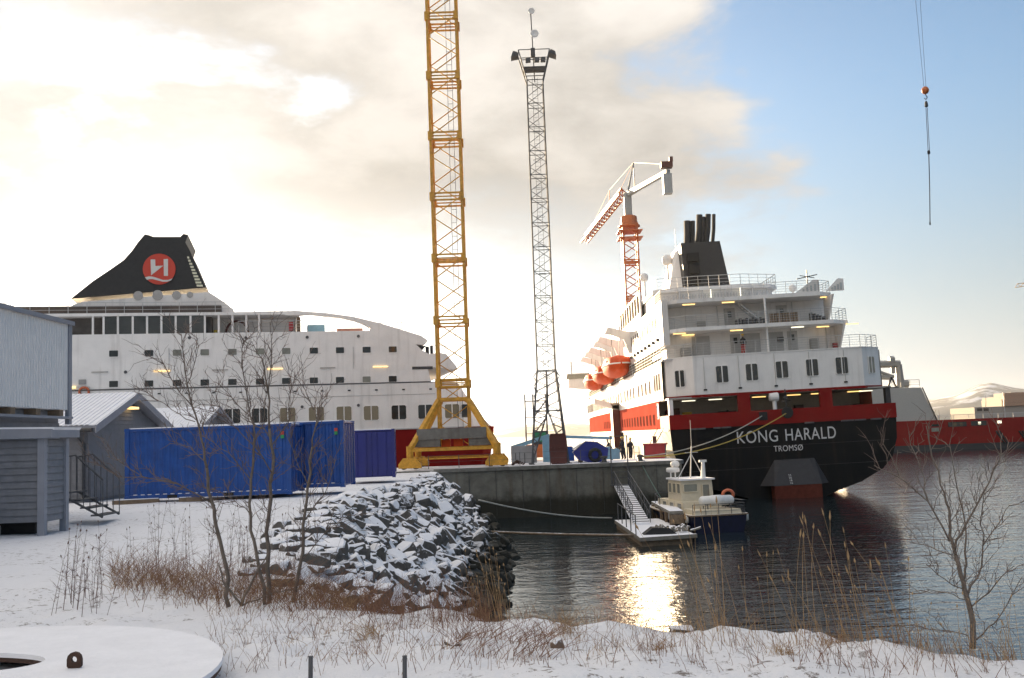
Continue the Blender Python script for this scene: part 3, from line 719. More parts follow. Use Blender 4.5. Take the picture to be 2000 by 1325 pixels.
# lower body: white shell plating above the red strake, raked stern
x9 = ls(972, 833)[0]; xs9 = ls(903, 748)[0]
def plan(xe, r, y1=BEAM, x0=-110):
    return [(x0, 0), (xe-r, 0), (xe-r*.45, r*.16), (xe-r*.12, r*.5), (xe, r), (xe, y1-r), (xe-r*.12, y1-r*.5), (xe-r*.45, y1-r*.16), (xe-r, y1), (x0, y1)]
def shell(xe0, xe1, z0, z1, r, name, m, mid=None):
    mb = MB(); levels = [(xe0, z0)]+(mid or [])+[(xe1, z1)]; n = 10; vs = []
    for xe, z in levels: vs += [(x, y, z) for x, y in plan(xe, r)]
    k_ = len(levels)
    mb.add(vs, [(i*n+k, i*n+(k+1) % n, (i+1)*n+(k+1) % n, (i+1)*n+k) for i in range(k_-1) for k in range(n)]+[tuple(range(n)), tuple(range((k_-1)*n, k_*n))])
    return mb.build(name, m, LS)
shell(x9, xs9, zr, zs, 3.0, 'shell_plating', white, [(ls(950, 812)[0], ls(950, 812)[1]), (ls(930, 783)[0], ls(930, 783)[1])])
shell(x9-1.0, x9+.25, -1.0, zr-.02, 3.0, 'red_hull', red)
MB().box((-110, -.12, zr-.06), (x9-3, 0, zr+.06)).build('rubbing_strake', rail_m, LS)
# main superstructure side, cut to the swept outline at the stern
top = ls(300, 652)[1]
prof = [(-110, zs+.02)]+[ls(*p) for p in ((842, 747), (836, 722), (843, 717), (893, 722), (890, 714), (872, 692), (858, 689), (838, 692), (824, 684), (808, 668))]
prof = [(a, max(b_, zs+.02)) for a, b_ in prof]+[(ls(720, 648)[0], top), (-110, top)]
MB().prism(prof, .02, BEAM-.02).build('superstructure', white, LS)
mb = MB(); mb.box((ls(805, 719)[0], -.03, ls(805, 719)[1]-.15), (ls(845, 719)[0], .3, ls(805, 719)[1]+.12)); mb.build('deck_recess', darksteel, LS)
# swept wing over the after deck
wing = [ls(*p) for p in ((556, 609), (575, 607), (600, 609), (640, 612), (690, 619), (740, 631), (790, 646), (822, 656), (834, 664), (834, 669), (824, 674), (808, 672), (805, 684), (780, 684), (720, 650), (722, 640), (712, 634), (694, 627), (668, 621), (640, 618), (605, 614), (580, 616), (556, 616))]
for y in (.0, BEAM-.9): MB().prism(wing, y, y+.9).build('swept_wing', white, LS)
xw = ls(808, 664)[0]
MB().prism([ls(*p) for p in ((780, 650), (834, 663), (834, 670), (824, 675), (808, 678), (790, 670))], .9, BEAM-.9).build('stern_visor', white, LS)
MB().prism([ls(*p) for p in ((808, 661+15), (833, 663+12), (822, 688), (812, 684))], .3, BEAM-.3).build('visor_soffit', slategrey, LS)
# upper deck: glazed lounge, deck with railing
z1 = ls(300, 617)[1]
xg0, xg1 = -110, ls(466, 620)[0]
MB().box((xg0, 1.4, top), (ls(412, 640)[0], BEAM-1.4, z1)).build('lounge', mat('lounge_interior', (.12, .105, .095), .6, var=.5, vscale=.5), LS)
MB().box((xg0, -.02, z1), (xg1+1.5, BEAM, z1+.28)).build('lounge_roof', white, LS)
for k, px in enumerate((181, 202, 230, 259, 287, 315, 343, 372, 400, 427, 454, 481, 506)):
    x = ls(px, 635)[0]; MB().box((x-.09, .05, top), (x+.09, .25, z1)).build('mullion', white, LS)
for a, c in ((204, 228), (232, 257), (261, 285), (289, 313), (317, 341), (345, 370), (374, 398)):
    MB().box((ls(a, 635)[0], .12, top+.02), (ls(c, 635)[0], .16, z1-.02)).build('lounge_pane', mat('lounge_glass', (.05, .046, .042), .05, var=.5, vscale=.3), LS)
MB().box((ls(412, 640)[0], 3.0, top), (ls(578, 640)[0], BEAM-3, z1)).build('deck_bulkhead', white, LS)
MB().box((ls(466, 620)[0]+1.5, .2, z1+.02), (ls(585, 612)[0], BEAM-.2, z1+.35)).build('pool_deck_roof', white, LS)
railing([(ls(465, 650)[0], .2, top), (ls(600, 648)[0], .2, top)], 1.1, 2.4, 4, .03).build('railing', rail_m, LS)
zt = z1+.28
xa = ls(105, 600)[0]; xb = ls(455, 606)[0]
MB().box((xa-30, 2.0, zt), (xb-1.2, BEAM-2, zt+.95)).build('dark_house', mat('dark_panel', (.075, .055, .045), .4, var=.4, vscale=.6), LS)
railing([(xa-20, .15, zt), (xb, .15, zt)], 1.0, 1.6, 3, .03).build('railing', rail_m, LS)
# white base and funnel
base = [ls(*p) for p in ((110, 601), (130, 586), (150, 580), (402, 561), (415, 569), (436, 583), (452, 596), (455, 604), (110, 604))]
MB().prism(base, 3.2, BEAM-3.2).build('funnel_base', white, LS)
for px, py, r in ((345, 577, .42), (308, 577, .5), (371, 576, .3), (270, 578, .45)):
    x, z = ls(px, py, 3.2); MB().lathe([(.05,0),(r,0),(r,.05),(.05,.05)], (x, 3.14, z), 16, 'y').build('hatch', mat('hatch_grey', (.40, .39, .38), .5), LS)
fp = [ls(*p, 5.5) for p in ((138, 584), (182, 549), (215, 527), (242, 508), (258, 490), (270, 473), (283, 458), (292, 460), (300, 463), (352, 463), (358, 457), (367, 459), (362, 474), (372, 492), (402, 562))]
FU = MB().prism(fp, 5.5, BEAM-5.5).build('funnel', fblack, LS)
x, z = ls(311, 526, 5.4); er = (ls(343, 526, 5.4)[0]-ls(279, 526, 5.4)[0])/2
EM = MB().lathe([(.01, 0), (er, 0), (er, .08), (.01, .08)], (x, 5.36, z), 40, 'y').build('emblem', emred, FU)
def em(pts, name='emblem_mark'):
    MB().prism([ls(a, b_, 5.3) for a, b_ in pts], 5.325, 5.352).build(name, emwhite, EM)
em([(294, 507), (303, 507), (303.5, 520), (319, 519), (295, 538)])
em([(319.5, 506.5), (328, 506), (328, 539), (320, 539)])
em([(283, 542), (290, 540), (298, 540.5), (308, 543.5), (318, 547), (328, 547), (337, 544), (334, 548), (326, 550.5), (318, 550.5), (308, 548), (298, 545.5), (291, 545.5), (287, 547)])
for k in range(10):
    px = 366+k*2.05; py = 503+k*6.1; wq = 3.0+k*.9
    MB().prism([ls(px-1, py-1.9, 5.3), ls(px+wq, py-1.9, 5.3), ls(px+wq+.7, py+1.9, 5.3), ls(px-.2, py+1.9, 5.3)], 5.40, 5.46).build('louvre', louvre_m, FU)
# windows
W1 = (222, 291, 346, 400, 454, 508, 559, 613, 664, 716, 767)
G1 = (glass, glass, glass2, glass2, glass2, glass2, glass2, glass, glass, glass, glass)
for i, px in enumerate(W1):
    x, z = ls(px, 691-i*.82); window(LS, x, -.0, z, .78, .58, G1[i]); x, z = ls(px, 750.5-i*1.0); window(LS, x, -.0, z, .78, .58, glass2 if i == 9 else glass)
for i, px in enumerate((238, 292, 346, 400, 454, 507, 562, 618, 672, 725, 779, 831, 883)):
    x, z = ls(px, 812-(px-507)*.023); window(LS, x, -.0, z, 1.42, 1.36, glasslit if i in (6, 7, 8, 9, 12) else glass, split=True)
x, z = ls(921, 803); window(LS, x-.6, .25, z, .8, 1.36, glass, (0, 0, R(16)))
for i, px in enumerate((195, 316, 430, 537, 640, 743)):
    x, z = ls(px, 727-i*2.1); MB().box((x-.72, -.1, z-.045), (x+.72, .02, z+.045)).build('side_light', tube if i in (1, 3, 5) else tubeoff, LS)
mb = MB(); za = ls(500, 752)[1]; mb.box((-110, -.06, zs-.03), (ls(842, 747)[0], .02, zs+.05)); mb.build('deck_edge', darksteel, LS)
zb_ = ls(500, 779)[1]; MB().box((-110, -.03, zb_-.02), (ls(850, 770)[0], 0, zb_+.03)).build('plate_seam', mat('seam', (.42, .41, .40), .5), LS)
# bits on the after deck
def lbox(a, c, y0, y1, m, name): p = ls(*a); q = ls(*c); MB().box((p[0], y0, q[1]), (q[0], y1, p[1])).build(name, m, LS)
lbox((564, 628), (573, 645), .5, .8, skipred, 'locker'); lbox((580, 615), (588, 650), 2, 3, wood, 'stack_post'); lbox((662, 631), (716, 648), 5, 9, mat('rust_red_house', (.42, .20, .15), .6), 'deck_cabin')
lbox((602, 628), (637, 648), 3, 6, lblue, 'wrapped_pallet'); lbox((497, 594), (560, 609), 6, 9, darksteel, 'machinery')
mb = MB(); x, z = ls(463, 652, 2)
for k in range(9):
    a0 = math.pi*k/8; a1 = math.pi*(k+1)/8
    if k < 8: mb.bar((x+1.05*math.cos(a0), 2, z+1.25*math.sin(a0)), (x+1.05*math.cos(a1), 2, z+1.25*math.sin(a1)), .11, 6)
mb.build('arched_hatch', brownred, LS)
lbox((414, 640), (425, 650), 2.2, 2.5, hiyel, 'yellow_box')
mb = MB(); x, z = ls(562, 562); mb.bar((x, 5, z1), (x, 5, z), .05); x, z = ls(493, 584); mb.bar((x, 5, z1), (x, 5, z), .08); mb.build('aerials', rail_m, LS)
MB().prism([ls(*p) for p in ((567, 595), (585, 607), (570, 607))], 5, 5.3).build('fin', slategrey, LS)
# light frame above the stern
mb = MB()
for px in range(752, 808, 9): a = ls(px, 610); c = ls(px, 640); mb.bar((a[0], 6, a[1]), (c[0], 6, c[1]-.3), .035)
for py in (611, 617, 630): a = ls(751, py+1); c = ls(807, py-1); mb.bar((a[0], 6, a[1]), (c[0], 6, c[1]), .04)
mb.build('light_frame', rail_m, LS)
for a, c in (((833, 676), (840, 693)), ((842, 674), (848, 691))): lbox(a, c, .6, .9, slategrey, 'stern_post')
railing([(ls(846, 690)[0], .1, ls(846, 690)[1]), (ls(872, 692)[0], .1, ls(872, 692)[1])], .8, .8, 2, .03).build('railing', rail_m, LS)
x, z = ls(165, 766); MB().lathe([(.40,-.06),(.52,0),(.40,.06),(.30,0),(.40,-.06)], (x, -.2, z), 18, 'y').build('lifebuoy', ringo, LS, smooth=True)
lbox((154, 742), (168, 751), -.12, .0, mat('box_grey', (.3, .3, .3), .6), 'wall_box'); lbox((141, 755), (148, 759), -.15, 0, tube, 'wall_lamp')
railing([(ls(130, 772)[0], -.1, ls(130, 772)[1]), (ls(175, 771)[0], -.1, ls(130, 772)[1])], .7, .5, 2, .03).build('railing', rail_m, LS)

# small fittings along the plating
for i in range(13):
    px = 205+i*53; x, z = ls(px, 771-i*.9); MB().box((x-.13, -.05, z-.06), (x+.13, .02, z+.06)).build('scupper', rubber, LS)
for px, py in ((245, 727), (370, 660), (480, 660), (600, 659), (700, 657), (590, 795), (700, 792)):
    x, z = ls(px, py); MB().lathe([(.03,-.10),(.13,-.10),(.15,0),(.03,0)], (x, 0, z), 10, 'y').build('vent_cap', galv, LS)
for px, py, h_ in ((528, 700, 2.1), (690, 699, 2.1), (330, 702, 2.1)):
    x, z = ls(px, py); MB().bar((x, -.06, z-h_/2), (x, -.06, z+h_/2), .035, 6).build('drain_pipe', rail_m, LS)

# ------------------------------------------------------------------ yellow tower crane on the quay
CR = thing('tower_crane', 'tall yellow lattice tower crane on a ballasted rail base at the quay edge', 'crane', (-4.78, 81.4, 3.8))
MW = 2.35
lattice(CR, 1.6, 46.3, MW, 4.72, 3, .13, .052, yellow, collar=.19)
# undercarriage: corner bogies, frame, raking struts, ballast
BX = 3.28
for sx_ in (-1, 1):
    for sy_ in (-1, 1):
        c = Vector((sx_*BX, sy_*BX, 0))
        bg_ = MB().prism([(-.85,.10),(.85,.10),(.85,.42),(.5,.85),(-.5,.85),(-.85,.42)], c.y-.45, c.y+.45).build('bogie', yellow, CR, loc=(c.x, 0, 0))
        MB().bar((c.x, c.y, .85), (c.x, c.y, 1.75), .28, 8).build('corner_column', yellow, CR)
        for q in (-.45, .45):
            MB().lathe([(.05,-.40),(.24,-.40),(.24,.40),(.05,.40)], (q, c.y, .24), 14, 'y').build('wheel', darksteel, bg_)
        MB().bar((c.x, c.y, 1.5), (sx_*MW/2, sy_*MW/2, 5.2), .25, 6).build('raking_strut', yellow, CR)
for a, c in (((-1,-1),(1,-1)), ((1,-1),(1,1)), ((1,1),(-1,1)), ((-1,1),(-1,-1))):
    MB().bar((a[0]*BX, a[1]*BX, 1.45), (c[0]*BX, c[1]*BX, 1.45), .17, 4).build('base_beam', yellow, CR)
    MB().bar((a[0]*BX, a[1]*BX, .75), (c[0]*BX, c[1]*BX, .75), .07, 4).build('tie_rod', yellow, CR)
    MB().bar((a[0]*MW/2, a[1]*MW/2, 5.3), (c[0]*MW/2, c[1]*MW/2, 5.3), .17, 4).build('mast_ring', yellow, CR)
for y in (-2.95, 1.75):
    MB().box((-2.75, y, 2.2), (2.55, y+1.2, 3.02)).build('ballast_block', conc2, CR)
    MB().box((-2.95, y+.1, 1.64), (-1.0, y+1.1, 2.19)).build('ballast_block', conc2, CR)
    MB().box((1.2, y+.1, 1.64), (2.95, y+1.1, 2.19)).build('ballast_block', conc2, CR)
for x in (-.6, .35): MB().box((x-.35, -2.2, 1.6), (x+.35, -1.6, 2.15)).build('drive_unit', lborange, CR)
mb = MB()
for k in range(40): mb.bar((.25, .3, 2+k*1.1), (.65, .3, 2+k*1.1), .02)
mb.bar((.25, .3, 1.8), (.25, .3, 46), .025); mb.bar((.65, .3, 1.8), (.65, .3, 46), .025); mb.build('ladder', darksteel, CR)
# slewing head and jib high above, reaching out over the water
MB().lathe([(1.2,0),(1.5,.3),(1.5,1.2),(1.1,1.5)], (0, 0, 46.3), 16).build('slewing_ring', yellow, CR)
HK = at(1807, 177, 70.0); jd = Vector((HK.x+4.78, HK.y-81.4, 0)); JL = jd.length; jd.normalize(); jn = Vector((-jd.y, jd.x, 0))
def jib(z, r0, r1, name):
    mb = MB(); n = int(abs(r1-r0)/1.6)
    P_ = lambda q, s, h: jd*(r0+(r1-r0)*q)+jn*s+Vector((0,0,z+h))
    for k in range(n):
        a, c = k/n, (k+1)/n
        for s in (-.7, .7): mb.bar(P_(a, s, 0), P_(c, s, 0), .08); mb.bar(P_(a, s, 0), P_((a+c)/2, 0, 1.3), .045); mb.bar(P_((a+c)/2, 0, 1.3), P_(c, s, 0), .045)
        mb.bar(P_(a, 0, 1.3), P_(c, 0, 1.3), .08); mb.bar(P_(a, -.7, 0), P_(c, .7, 0), .04)
    mb.build(name, yellow, CR)
jib(48.0, 0, JL+6, 'jib'); jib(48.0, 0, -13, 'counter_jib')
MB().box((-jd.x*11-1, -jd.y*11-1, 45.6), (-jd.x*11+1, -jd.y*11+1, 47.9)).build('counterweight', conc2, CR)
MB().bar((0, 0, 47.7), (0, 0, 54), .5, 4, .15).build('tower_head', yellow, CR)
mb = MB(); mb.bar((0, 0, 54), jd*(JL*.75)+Vector((0,0,49.3)), .04); mb.bar((0, 0, 54), -jd*12+Vector((0,0,49.3)), .04); mb.build('tie_bar', yellow, CR)
# hoist rope, ball, hook and sling
HB = thing('crane_hook', 'orange hook ball on two hoist ropes with long slings, hanging in the blue sky', 'crane hook', HK)
MB().lathe([(.01,-.26),(.16,-.22),(.25,-.08),(.26,.04),(.2,.18),(.1,.26),(.01,.27)], (0,0,0), 16).build('hook_ball', orange, HB, smooth=True)
mb = MB(); zt_ = 51.7-HK.z
for s in (-.24, .24): mb.bar((s*.3, 0, .22), (s*1.6-.1, 0, zt_), .012, 4)
mb.build('hoist_rope', slingm, HB)
mb = MB(); mb.tube([(0,0,-.26),(.04,0,-.38),(.1,0,-.48),(.06,0,-.62),(-.05,0,-.64),(-.08,0,-.54)], .035, 6); mb.lathe([(.05,-1.2),(.13,-1.15),(.1,-.85),(.03,-.75)], (.0,0,0), 10); mb.build('hook', darksteel, HB)
a1 = at(1814, 298, 70)-HK; a2 = at(1816.5, 437, 70)-HK
mb = MB(); mb.tube([(-.04,0,-1.2), a1+Vector((-.04,0,0))], .02, 5); mb.tube([(.05,0,-1.2), a1+Vector((.06,0,0))], .02, 5); mb.tube([a1, (a1+a2)/2+Vector((.02,0,0)), a2], .032, 5); mb.lathe([(.02,-.15),(.1,-.1),(.1,.1),(.02,.15)], a1, 8); mb.lathe([(.01,-.12),(.06,-.05),(.05,.1)], a2, 8); mb.build('sling', slingm, HB)

# ------------------------------------------------------------------ grey floodlight mast
LM = thing('floodlight_mast', 'slender grey lattice floodlight mast with splayed legs and dishes on top', 'light mast', (2.6, 80.4, 3.8))
zt0 = 7.3
lattice(LM, zt0, 30.6, 1.42, 1.9, 2, .065, .03, galv, w1=1.28)
for k, (sx_, sy_) in enumerate(((-1,-1),(1,-1),(1,1),(-1,1))):
    MB().bar((sx_*1.42, sy_*1.42, 0), (sx_*.72, sy_*.72, zt0), .085, 4).build('splayed_leg', galv, LM)
    MB().box((sx_*1.42-.22, sy_*1.42-.22, 0), (sx_*1.42+.22, sy_*1.42+.22, .06)).build('foot_plate', galv, LM)
for k in range(4):
    a = ((-1,-1),(1,-1),(1,1),(-1,1))[k]; c = ((1,-1),(1,1),(-1,1),(-1,-1))[k]; mb = MB()
    def q(s, z): f = 1.42+(.72-1.42)*z/zt0; return Vector((s[0]*f, s[1]*f, z))
    for z in (4.1, 7.25): mb.bar(q(a, z), q(c, z), .05)
    mid = (q(a, 4.1)+q(c, 4.1))/2; mb.bar(mid, (q(a, 7.25)+q(c, 7.25))/2, .075)
    for s in (a, c):
        o = q(s, 0); mb.bar(o, mid, .05)
        for i in range(5):
            z = .6+i*.7; p = q(s, z); r_ = o+(mid-o)*(min(.96, (z+.35)/4.1)); mb.bar(p, r_, .03); mb.bar(r_, q(s, z+.7), .03)
        for i in range(4):
            z = 4.1+i*.78; p = q(s, z); mm_ = mid+Vector((0,0,(i+.5)*.78)); mb.bar(p, mm_, .03); mb.bar(mm_, q(s, z+.78), .03)
    mb.build('leg_bracing', galv, LM)
mb = MB()
for k, (sx_, sy_) in enumerate(((-1,-1),(1,-1),(1,1),(-1,1))):
    mb.bar((sx_*.64, sy_*.64, 30.6), (sx_*1.25, sy_*.9, 33.0), .06)
for z, f, g_ in ((30.6, .64, .64), (31.4, .84, .72), (32.2, 1.05, .81), (33.0, 1.25, .9)):
    for a, c in (((-1,-1),(1,-1)), ((1,-1),(1,1)), ((1,1),(-1,1)), ((-1,1),(-1,-1))): mb.bar((a[0]*f, a[1]*g_, z), (c[0]*f, c[1]*g_, z), .04)
mb.build('top_cage', galv, LM)
MB().box((-.9, -.6, 31.6), (.95, .6, 31.68)).build('platform', galv, LM)
for x in (-1.55, 1.5): MB().prism([(x-.3, 32.62), (x+.32, 32.72), (x+.22, 33.0), (x-.12, 33.1)] if x < 0 else [(x-.32, 32.85), (x+.3, 32.6), (x+.22, 32.95), (x-.1, 33.15)], -.5, .5).build('floodlight', galv, LM)
for x in (-.5, .2, .7): MB().box((x-.2, -.95, 32.0), (x+.2, -.6, 32.35)).build('floodlight', galv, LM)
MB().bar((0, 0, 30.6), (-.12, 0, 36.7), .05, 6).build('pole', galv, LM)
MB().box((-.25, -.45, 32.6), (.1, -.1, 33.3)).build('equipment_box', galv, LM)
for x, z, r in ((.12, 34.6, .34), (-.05, 36.5, .26)):
    MB().lathe([(.02, .14), (r*.6, .09), (r, -.03), (r*.97, -.06), (r*.5, .03), (.02, .06)], (x, -.15, z), 16, 'y').build('dish', white, LM, smooth=True)
mb = MB(); mb.bar((-.2, 0, 6), (-.2, 0, 31), .02); mb.bar((.2, 0, 6), (.2, 0, 31), .02)
for k in range(80): mb.bar((-.2, 0, 6+k*.31), (.2, 0, 6+k*.31), .013)
for k in range(10): mb.tube([(.38*math.cos(t_), -.3-.38*math.sin(t_)*.9, 8+k*2.3) for t_ in np.linspace(0, math.pi*2, 10)], .015, 4)
mb.build('caged_ladder', galv, LM)

# ------------------------------------------------------------------ distant orange crane
OC = thing('harbour_crane', 'distant orange tower crane with grey counter-jib behind the black funnel', 'crane', (19.2, 160, 3.6))
zs_ = at(1241, 430, 160).z-3.6; zt_ = zs_
lattice(OC, 0, zs_-1, 2.2, 5.6, 4, .2, .09, orange, collar=.2)
MB().lathe([(1.1,0),(1.75,.3),(1.75,.5),(1.4,.7),(1.3,1.9),(1.0,2.1)], (0, 0, zs_-1.4), 14).build('slewing_unit', orange, OC)
MB().box((-.65, -.6, zs_+.6), (.55, .6, zs_+4.3)).build('machine_column', mat('crane_grey', (.32, .34, .35), .5), OC)
cg = MATS['crane_grey']
bz = zs_+4.2; tip = at(1305, 335, 140)-Vector(OC.location); jt = at(1141, 474, 190)-Vector(OC.location)
o0 = Vector((0, 0, bz))
mb = MB(); dd = (tip-o0).normalized(); mb.bar(o0-dd*.8, tip, .52, 4, .42); mb.build('counter_jib', cg, OC)
MB().box(tip+Vector((-.8,-.6,-3.2)), tip+Vector((.4,.6,-.4))).build('counterweight', cg, OC)
mb = MB(); mb.box(tip+Vector((-1.0,-.6,.5)), tip+Vector((.6,.6,1.3))); mb.box(tip+Vector((.2,-.4,1.3)), tip+Vector((.7,.4,2.0))); mb.build('winch_house', brownred, OC)
mb = MB(); nseg = 16; j0 = o0+Vector((-.6, .8, .2))
for k in range(nseg):
    p = j0+(jt-j0)*(k/nseg); r_ = j0+(jt-j0)*((k+1)/nseg); sdv = Vector((.62, .3, 0)); up = Vector((0, 0, 1.25)); m_ = (p+r_)/2+up
    for s in (-1, 1): mb.bar(p+sdv*s, r_+sdv*s, .20); mb.bar(p+sdv*s, m_, .11); mb.bar(m_, r_+sdv*s, .11)
    if k: mb.bar(m_-(jt-j0)/nseg, m_, .2)
    mb.bar(p-sdv, r_+sdv, .05)
mb.build('jib', orange, OC)
ap = at(1237, 318, 158)-Vector(OC.location)
mb = MB(); mb.bar(o0, ap, .22, 4, .12); mb.bar(o0+Vector((1.2,0,0)), ap, .1); mb.build('apex_mast', cg, OC)
m2 = at(1190, 372, 174)-Vector(OC.location); j2 = at(1191, 425, 174)-Vector(OC.location)
mb = MB(); mb.bar(ap, tip+Vector((0,0,1)), .05); mb.bar(ap, m2, .035); mb.bar(m2, jt, .035); mb.bar(ap, j0+(jt-j0)*.3, .03); mb.bar(m2, j2, .08); mb.build('stay', orange, OC)
MB().bar((-1.6,-1.6,zs_-2), (-1.6,-1.6,zs_-8.5), .06).build('hanging_cable', darksteel, OC)
for z in (zs_-1.9, zs_-3): MB().box((-1.9,-1.9,z-.05), (1.9,1.9,z+.05)).build('walkway', orange, OC)

# ------------------------------------------------------------------ red vessel and others across the basin
RS = thing('offshore_vessel', 'red-hulled supply vessel with pale grey bow block moored far right', 'ship', (95, 207, 0))
x0 = -34; x1 = 90
def rz(px, py): return hit(RS, px, py)
zd = rz(1850, 820)[1]; zg = rz(1850, 868)[1]
MB().prism([(x0, zg), (x1, zg), (x1, zd), (x0, zd)], 0, 16).build('hull', red, RS)
MB().box((x0, .04, -.8), (x1, 15.9, zg)).build('boot_top', slategrey, RS)
MB().prism([rz(*p) for p in ((1640, 760), (1800, 757), (1830, 820), (1832, 825), (1640, 832))], .3, 15.5).build('forecastle_block', mat('vessel_grey', (.42, .405, .38), .5, var=.06), RS)
a = rz(1802, 757); c = rz(1831, 821); MB().bar((a[0], .2, a[1]), (c[0], .2, c[1]), .14).build('block_edge', darksteel, RS)
for a, c, m in (((1819, 829), (1834, 833), glass), ((1819, 836), (1834, 843), glass2), ((1851, 825), (1888, 833), glass), ((1896, 823), (1927, 831), glass), ((1862, 826), (1868, 832), glasslit), ((1874, 826), (1880, 832), glasslit), ((1910, 824), (1916, 830), tubew), ((1948, 822), (1956, 827), tubew)):
    p = rz(*a); q = rz(*c); MB().box((p[0], -.06, q[1]), (q[0], .05, p[1])).build('hull_window', m, RS)
for px in (1945, 1990):
    a = rz(px, 842); c = rz(px+17, 866)
    for s in (0, .6): MB().bar((a[0]+s, -.15, a[1]), (c[0]+s, -.15, c[1]), .2).build('fender_skid', rubber, RS)
railing([(rz(1834, 818)[0], .3, zd), (x1, .3, zd)], .9, 3, 4, .06).build('railing', rail_m, RS)
gr = mat('deck_crane_grey', (.30, .29, .27), .5)
def rbar(a, c, r, y=6, r2=None, name='deck_crane_boom'): p = rz(*a); q = rz(*c); MB().bar((p[0], y, p[1]), (q[0], y, q[1]), r, 6, r2).build(name, gr, RS)
rbar((1780, 755), (1776, 708), 1.0, 6, .7, 'deck_crane_post'); rbar((1700, 709), (1779, 707), .75); rbar((1715, 715), (1768, 733), .3); rbar((1715, 733), (1762, 734), .55); rbar((1757, 700), (1767, 700), .9); rbar((1765, 712), (1765, 726), .5)
rbar((1780, 747), (1796, 747), .8); railing([(rz(1745, 756)[0], 1, rz(1745, 756)[1]), (rz(1800, 755)[0], 1, rz(1800, 755)[1])], 1.4, 1.5, 3, .05).build('railing', gr, RS)
p = rz(1746, 750); mb = MB(); mb.bar((p[0]-1, 1.2, p[1]-1), (p[0], 1.2, p[1]+1.4), .25); mb.bar((p[0]+1, 1.2, p[1]-1), (p[0], 1.2, p[1]+1.4), .25); mb.box((p[0]-1.5, 1, p[1]-1.1), (p[0]+1.3, 1.6, p[1]-.6)); mb.build('anchor_frame', darksteel, RS)
WS = thing('pale_vessel', 'pale vessel with stacked decks in the far background at the right edge', 'ship', (150, 320, 0))
def wz(px, py): return hit(WS, px, py)
def wbox(a, c, y0, y1, m, name): p = wz(*a); q = wz(*c); MB().box((p[0], y0, q[1]), (q[0], y1, p[1])).build(name, m, WS)
vb = mat('vessel_beige', (.34, .32, .29), .7, spec=.1)
wbox((1903, 796), (2120, 830), 0, 18, vb, 'hull'); wbox((1962, 780), (2120, 796), 2, 16, vb, 'deckhouse'); wbox((1966, 774), (2120, 777), 1, 17, vb, 'deck'); wbox((1984, 766), (2120, 774), 3, 15, vb, 'deckhouse')
for py in (768, 774, 781, 787): wbox((1959, py), (2100, py+1.4), -.6, .1, mat('rust_pipe', (.40, .26, .18), .6), 'pipe_rack')
for px in (1908, 1921): wbox((px, 798), (px+10, 803), -.1, .2, slategrey, 'opening')
p = wz(1959, 766); MB().bar((p[0], 0, 6), (p[0], 0, p[1]), .2).build('mast', rail_m, WS)
YC = thing('distant_jib', 'tip of a distant yellow crane jib at the right edge of the sky', 'crane', at(2010, 559, 260))
mb = MB()
for k in range(10):
    a = Vector((-3.6+k*1.4, 0, -.25+k*.12)); c = a+Vector((1.4, 0, .12)); m_ = (a+c)/2+Vector((0, 0, .9))
    mb.bar(a, c, .09); mb.bar(a, m_, .06); mb.bar(m_, c, .06)
    if k: mb.bar(m_-Vector((1.4, 0, .12)), m_, .09)
mb.build('jib_lattice', yellow, YC); MB().bar((8, 0, 0), (8, 0, -36), .8, 4).build('jib_tower', yellow, YC)

# ------------------------------------------------------------------ things on the quay
QZ = 3.81
BB = thing('steel_box', 'upright rust-brown steel box between the legs of the floodlight mast', 'box', (3.2, 78.6, QZ))
mb = MB(); mb.prism([(-.62, .12), (-.5, 0), (.5, 0), (.62, .12), (.66, 1.1), (.62, 2.15), (.5, 2.3), (-.5, 2.3), (-.62, 2.15), (-.66, 1.1)], -.5, .5); mb.build('body', brownred, BB)
for z in (.06, 1.18, 2.2): MB().box((-.6, -.54, z), (.6, -.5, z+.06)).build('band', brownred, BB)
BL = thing('blue_hull', 'blue covered hull with a tyre against it on the quay', 'boat', (5.75, 80.6, QZ))
mb = MB(); pr = [(-1.35, .8), (-.9, .2), (-.2, 0), (.75, 0), (1.3, .35), (1.4, 1.0), (.55, 1.55), (-.3, 1.62)]
mb.prism(pr, -.9, .9); mb.build('shell', tarp, BL)
mb = MB(); mb.prism([(-1.3, .98), (-.33, 1.64), (-.3, 1.70), (-1.33, 1.04)], -.85, .85); mb.build('snow_layer', snowm, BL)
MB().box((-.9, -.6, -.0), (-.6, .6, .25)).build('cradle', wood, BL)
TY = thing('tyre', 'black tyre leaning on the blue hull on the quay', 'tyre', (6.05, 79.1, QZ+.56), (0, 0, R(8)))
MB().lathe([(.30,-.13),(.40,-.15),(.52,-.12),(.56,0),(.52,.12),(.40,.15),(.30,.13),(.30,-.13)], (0,0,0), 20, 'y').build('tread', rubber, TY, smooth=True)
SK = thing('red_skip', 'small red container skip beside the ship on the quay', 'skip', (11.3, 84.4, QZ))
mb = MB(); mb.prism([(-.95, 0), (.75, 0), (.95, 1.15), (-.95, 1.15)], -.7, .7); mb.build('bin', skipred, SK)
mb = MB(); mb.box((-1.0, -.76, 1.1), (1.0, .76, 1.22)); mb.build('rim', skipred, SK)
for x in (-.9, .82): MB().box((x-.04, -.76, .0), (x+.04, -.7, 1.1)).build('rib', galv, SK)
WC = thing('wood_crate', 'small brown crate standing on the red skip', 'crate', (11.35, 84.4, QZ+1.23)); MB().box((-.16, -.16, 0), (.16, .16, .5)).build('side', brownred, WC); MB().box((-.19, -.19, .5), (.19, .19, .56)).build('lid', brownred, WC)
PN = thing('steel_sheet', 'big pale grey steel sheet standing by the crane', 'sheet', (.55, 80.2, QZ))
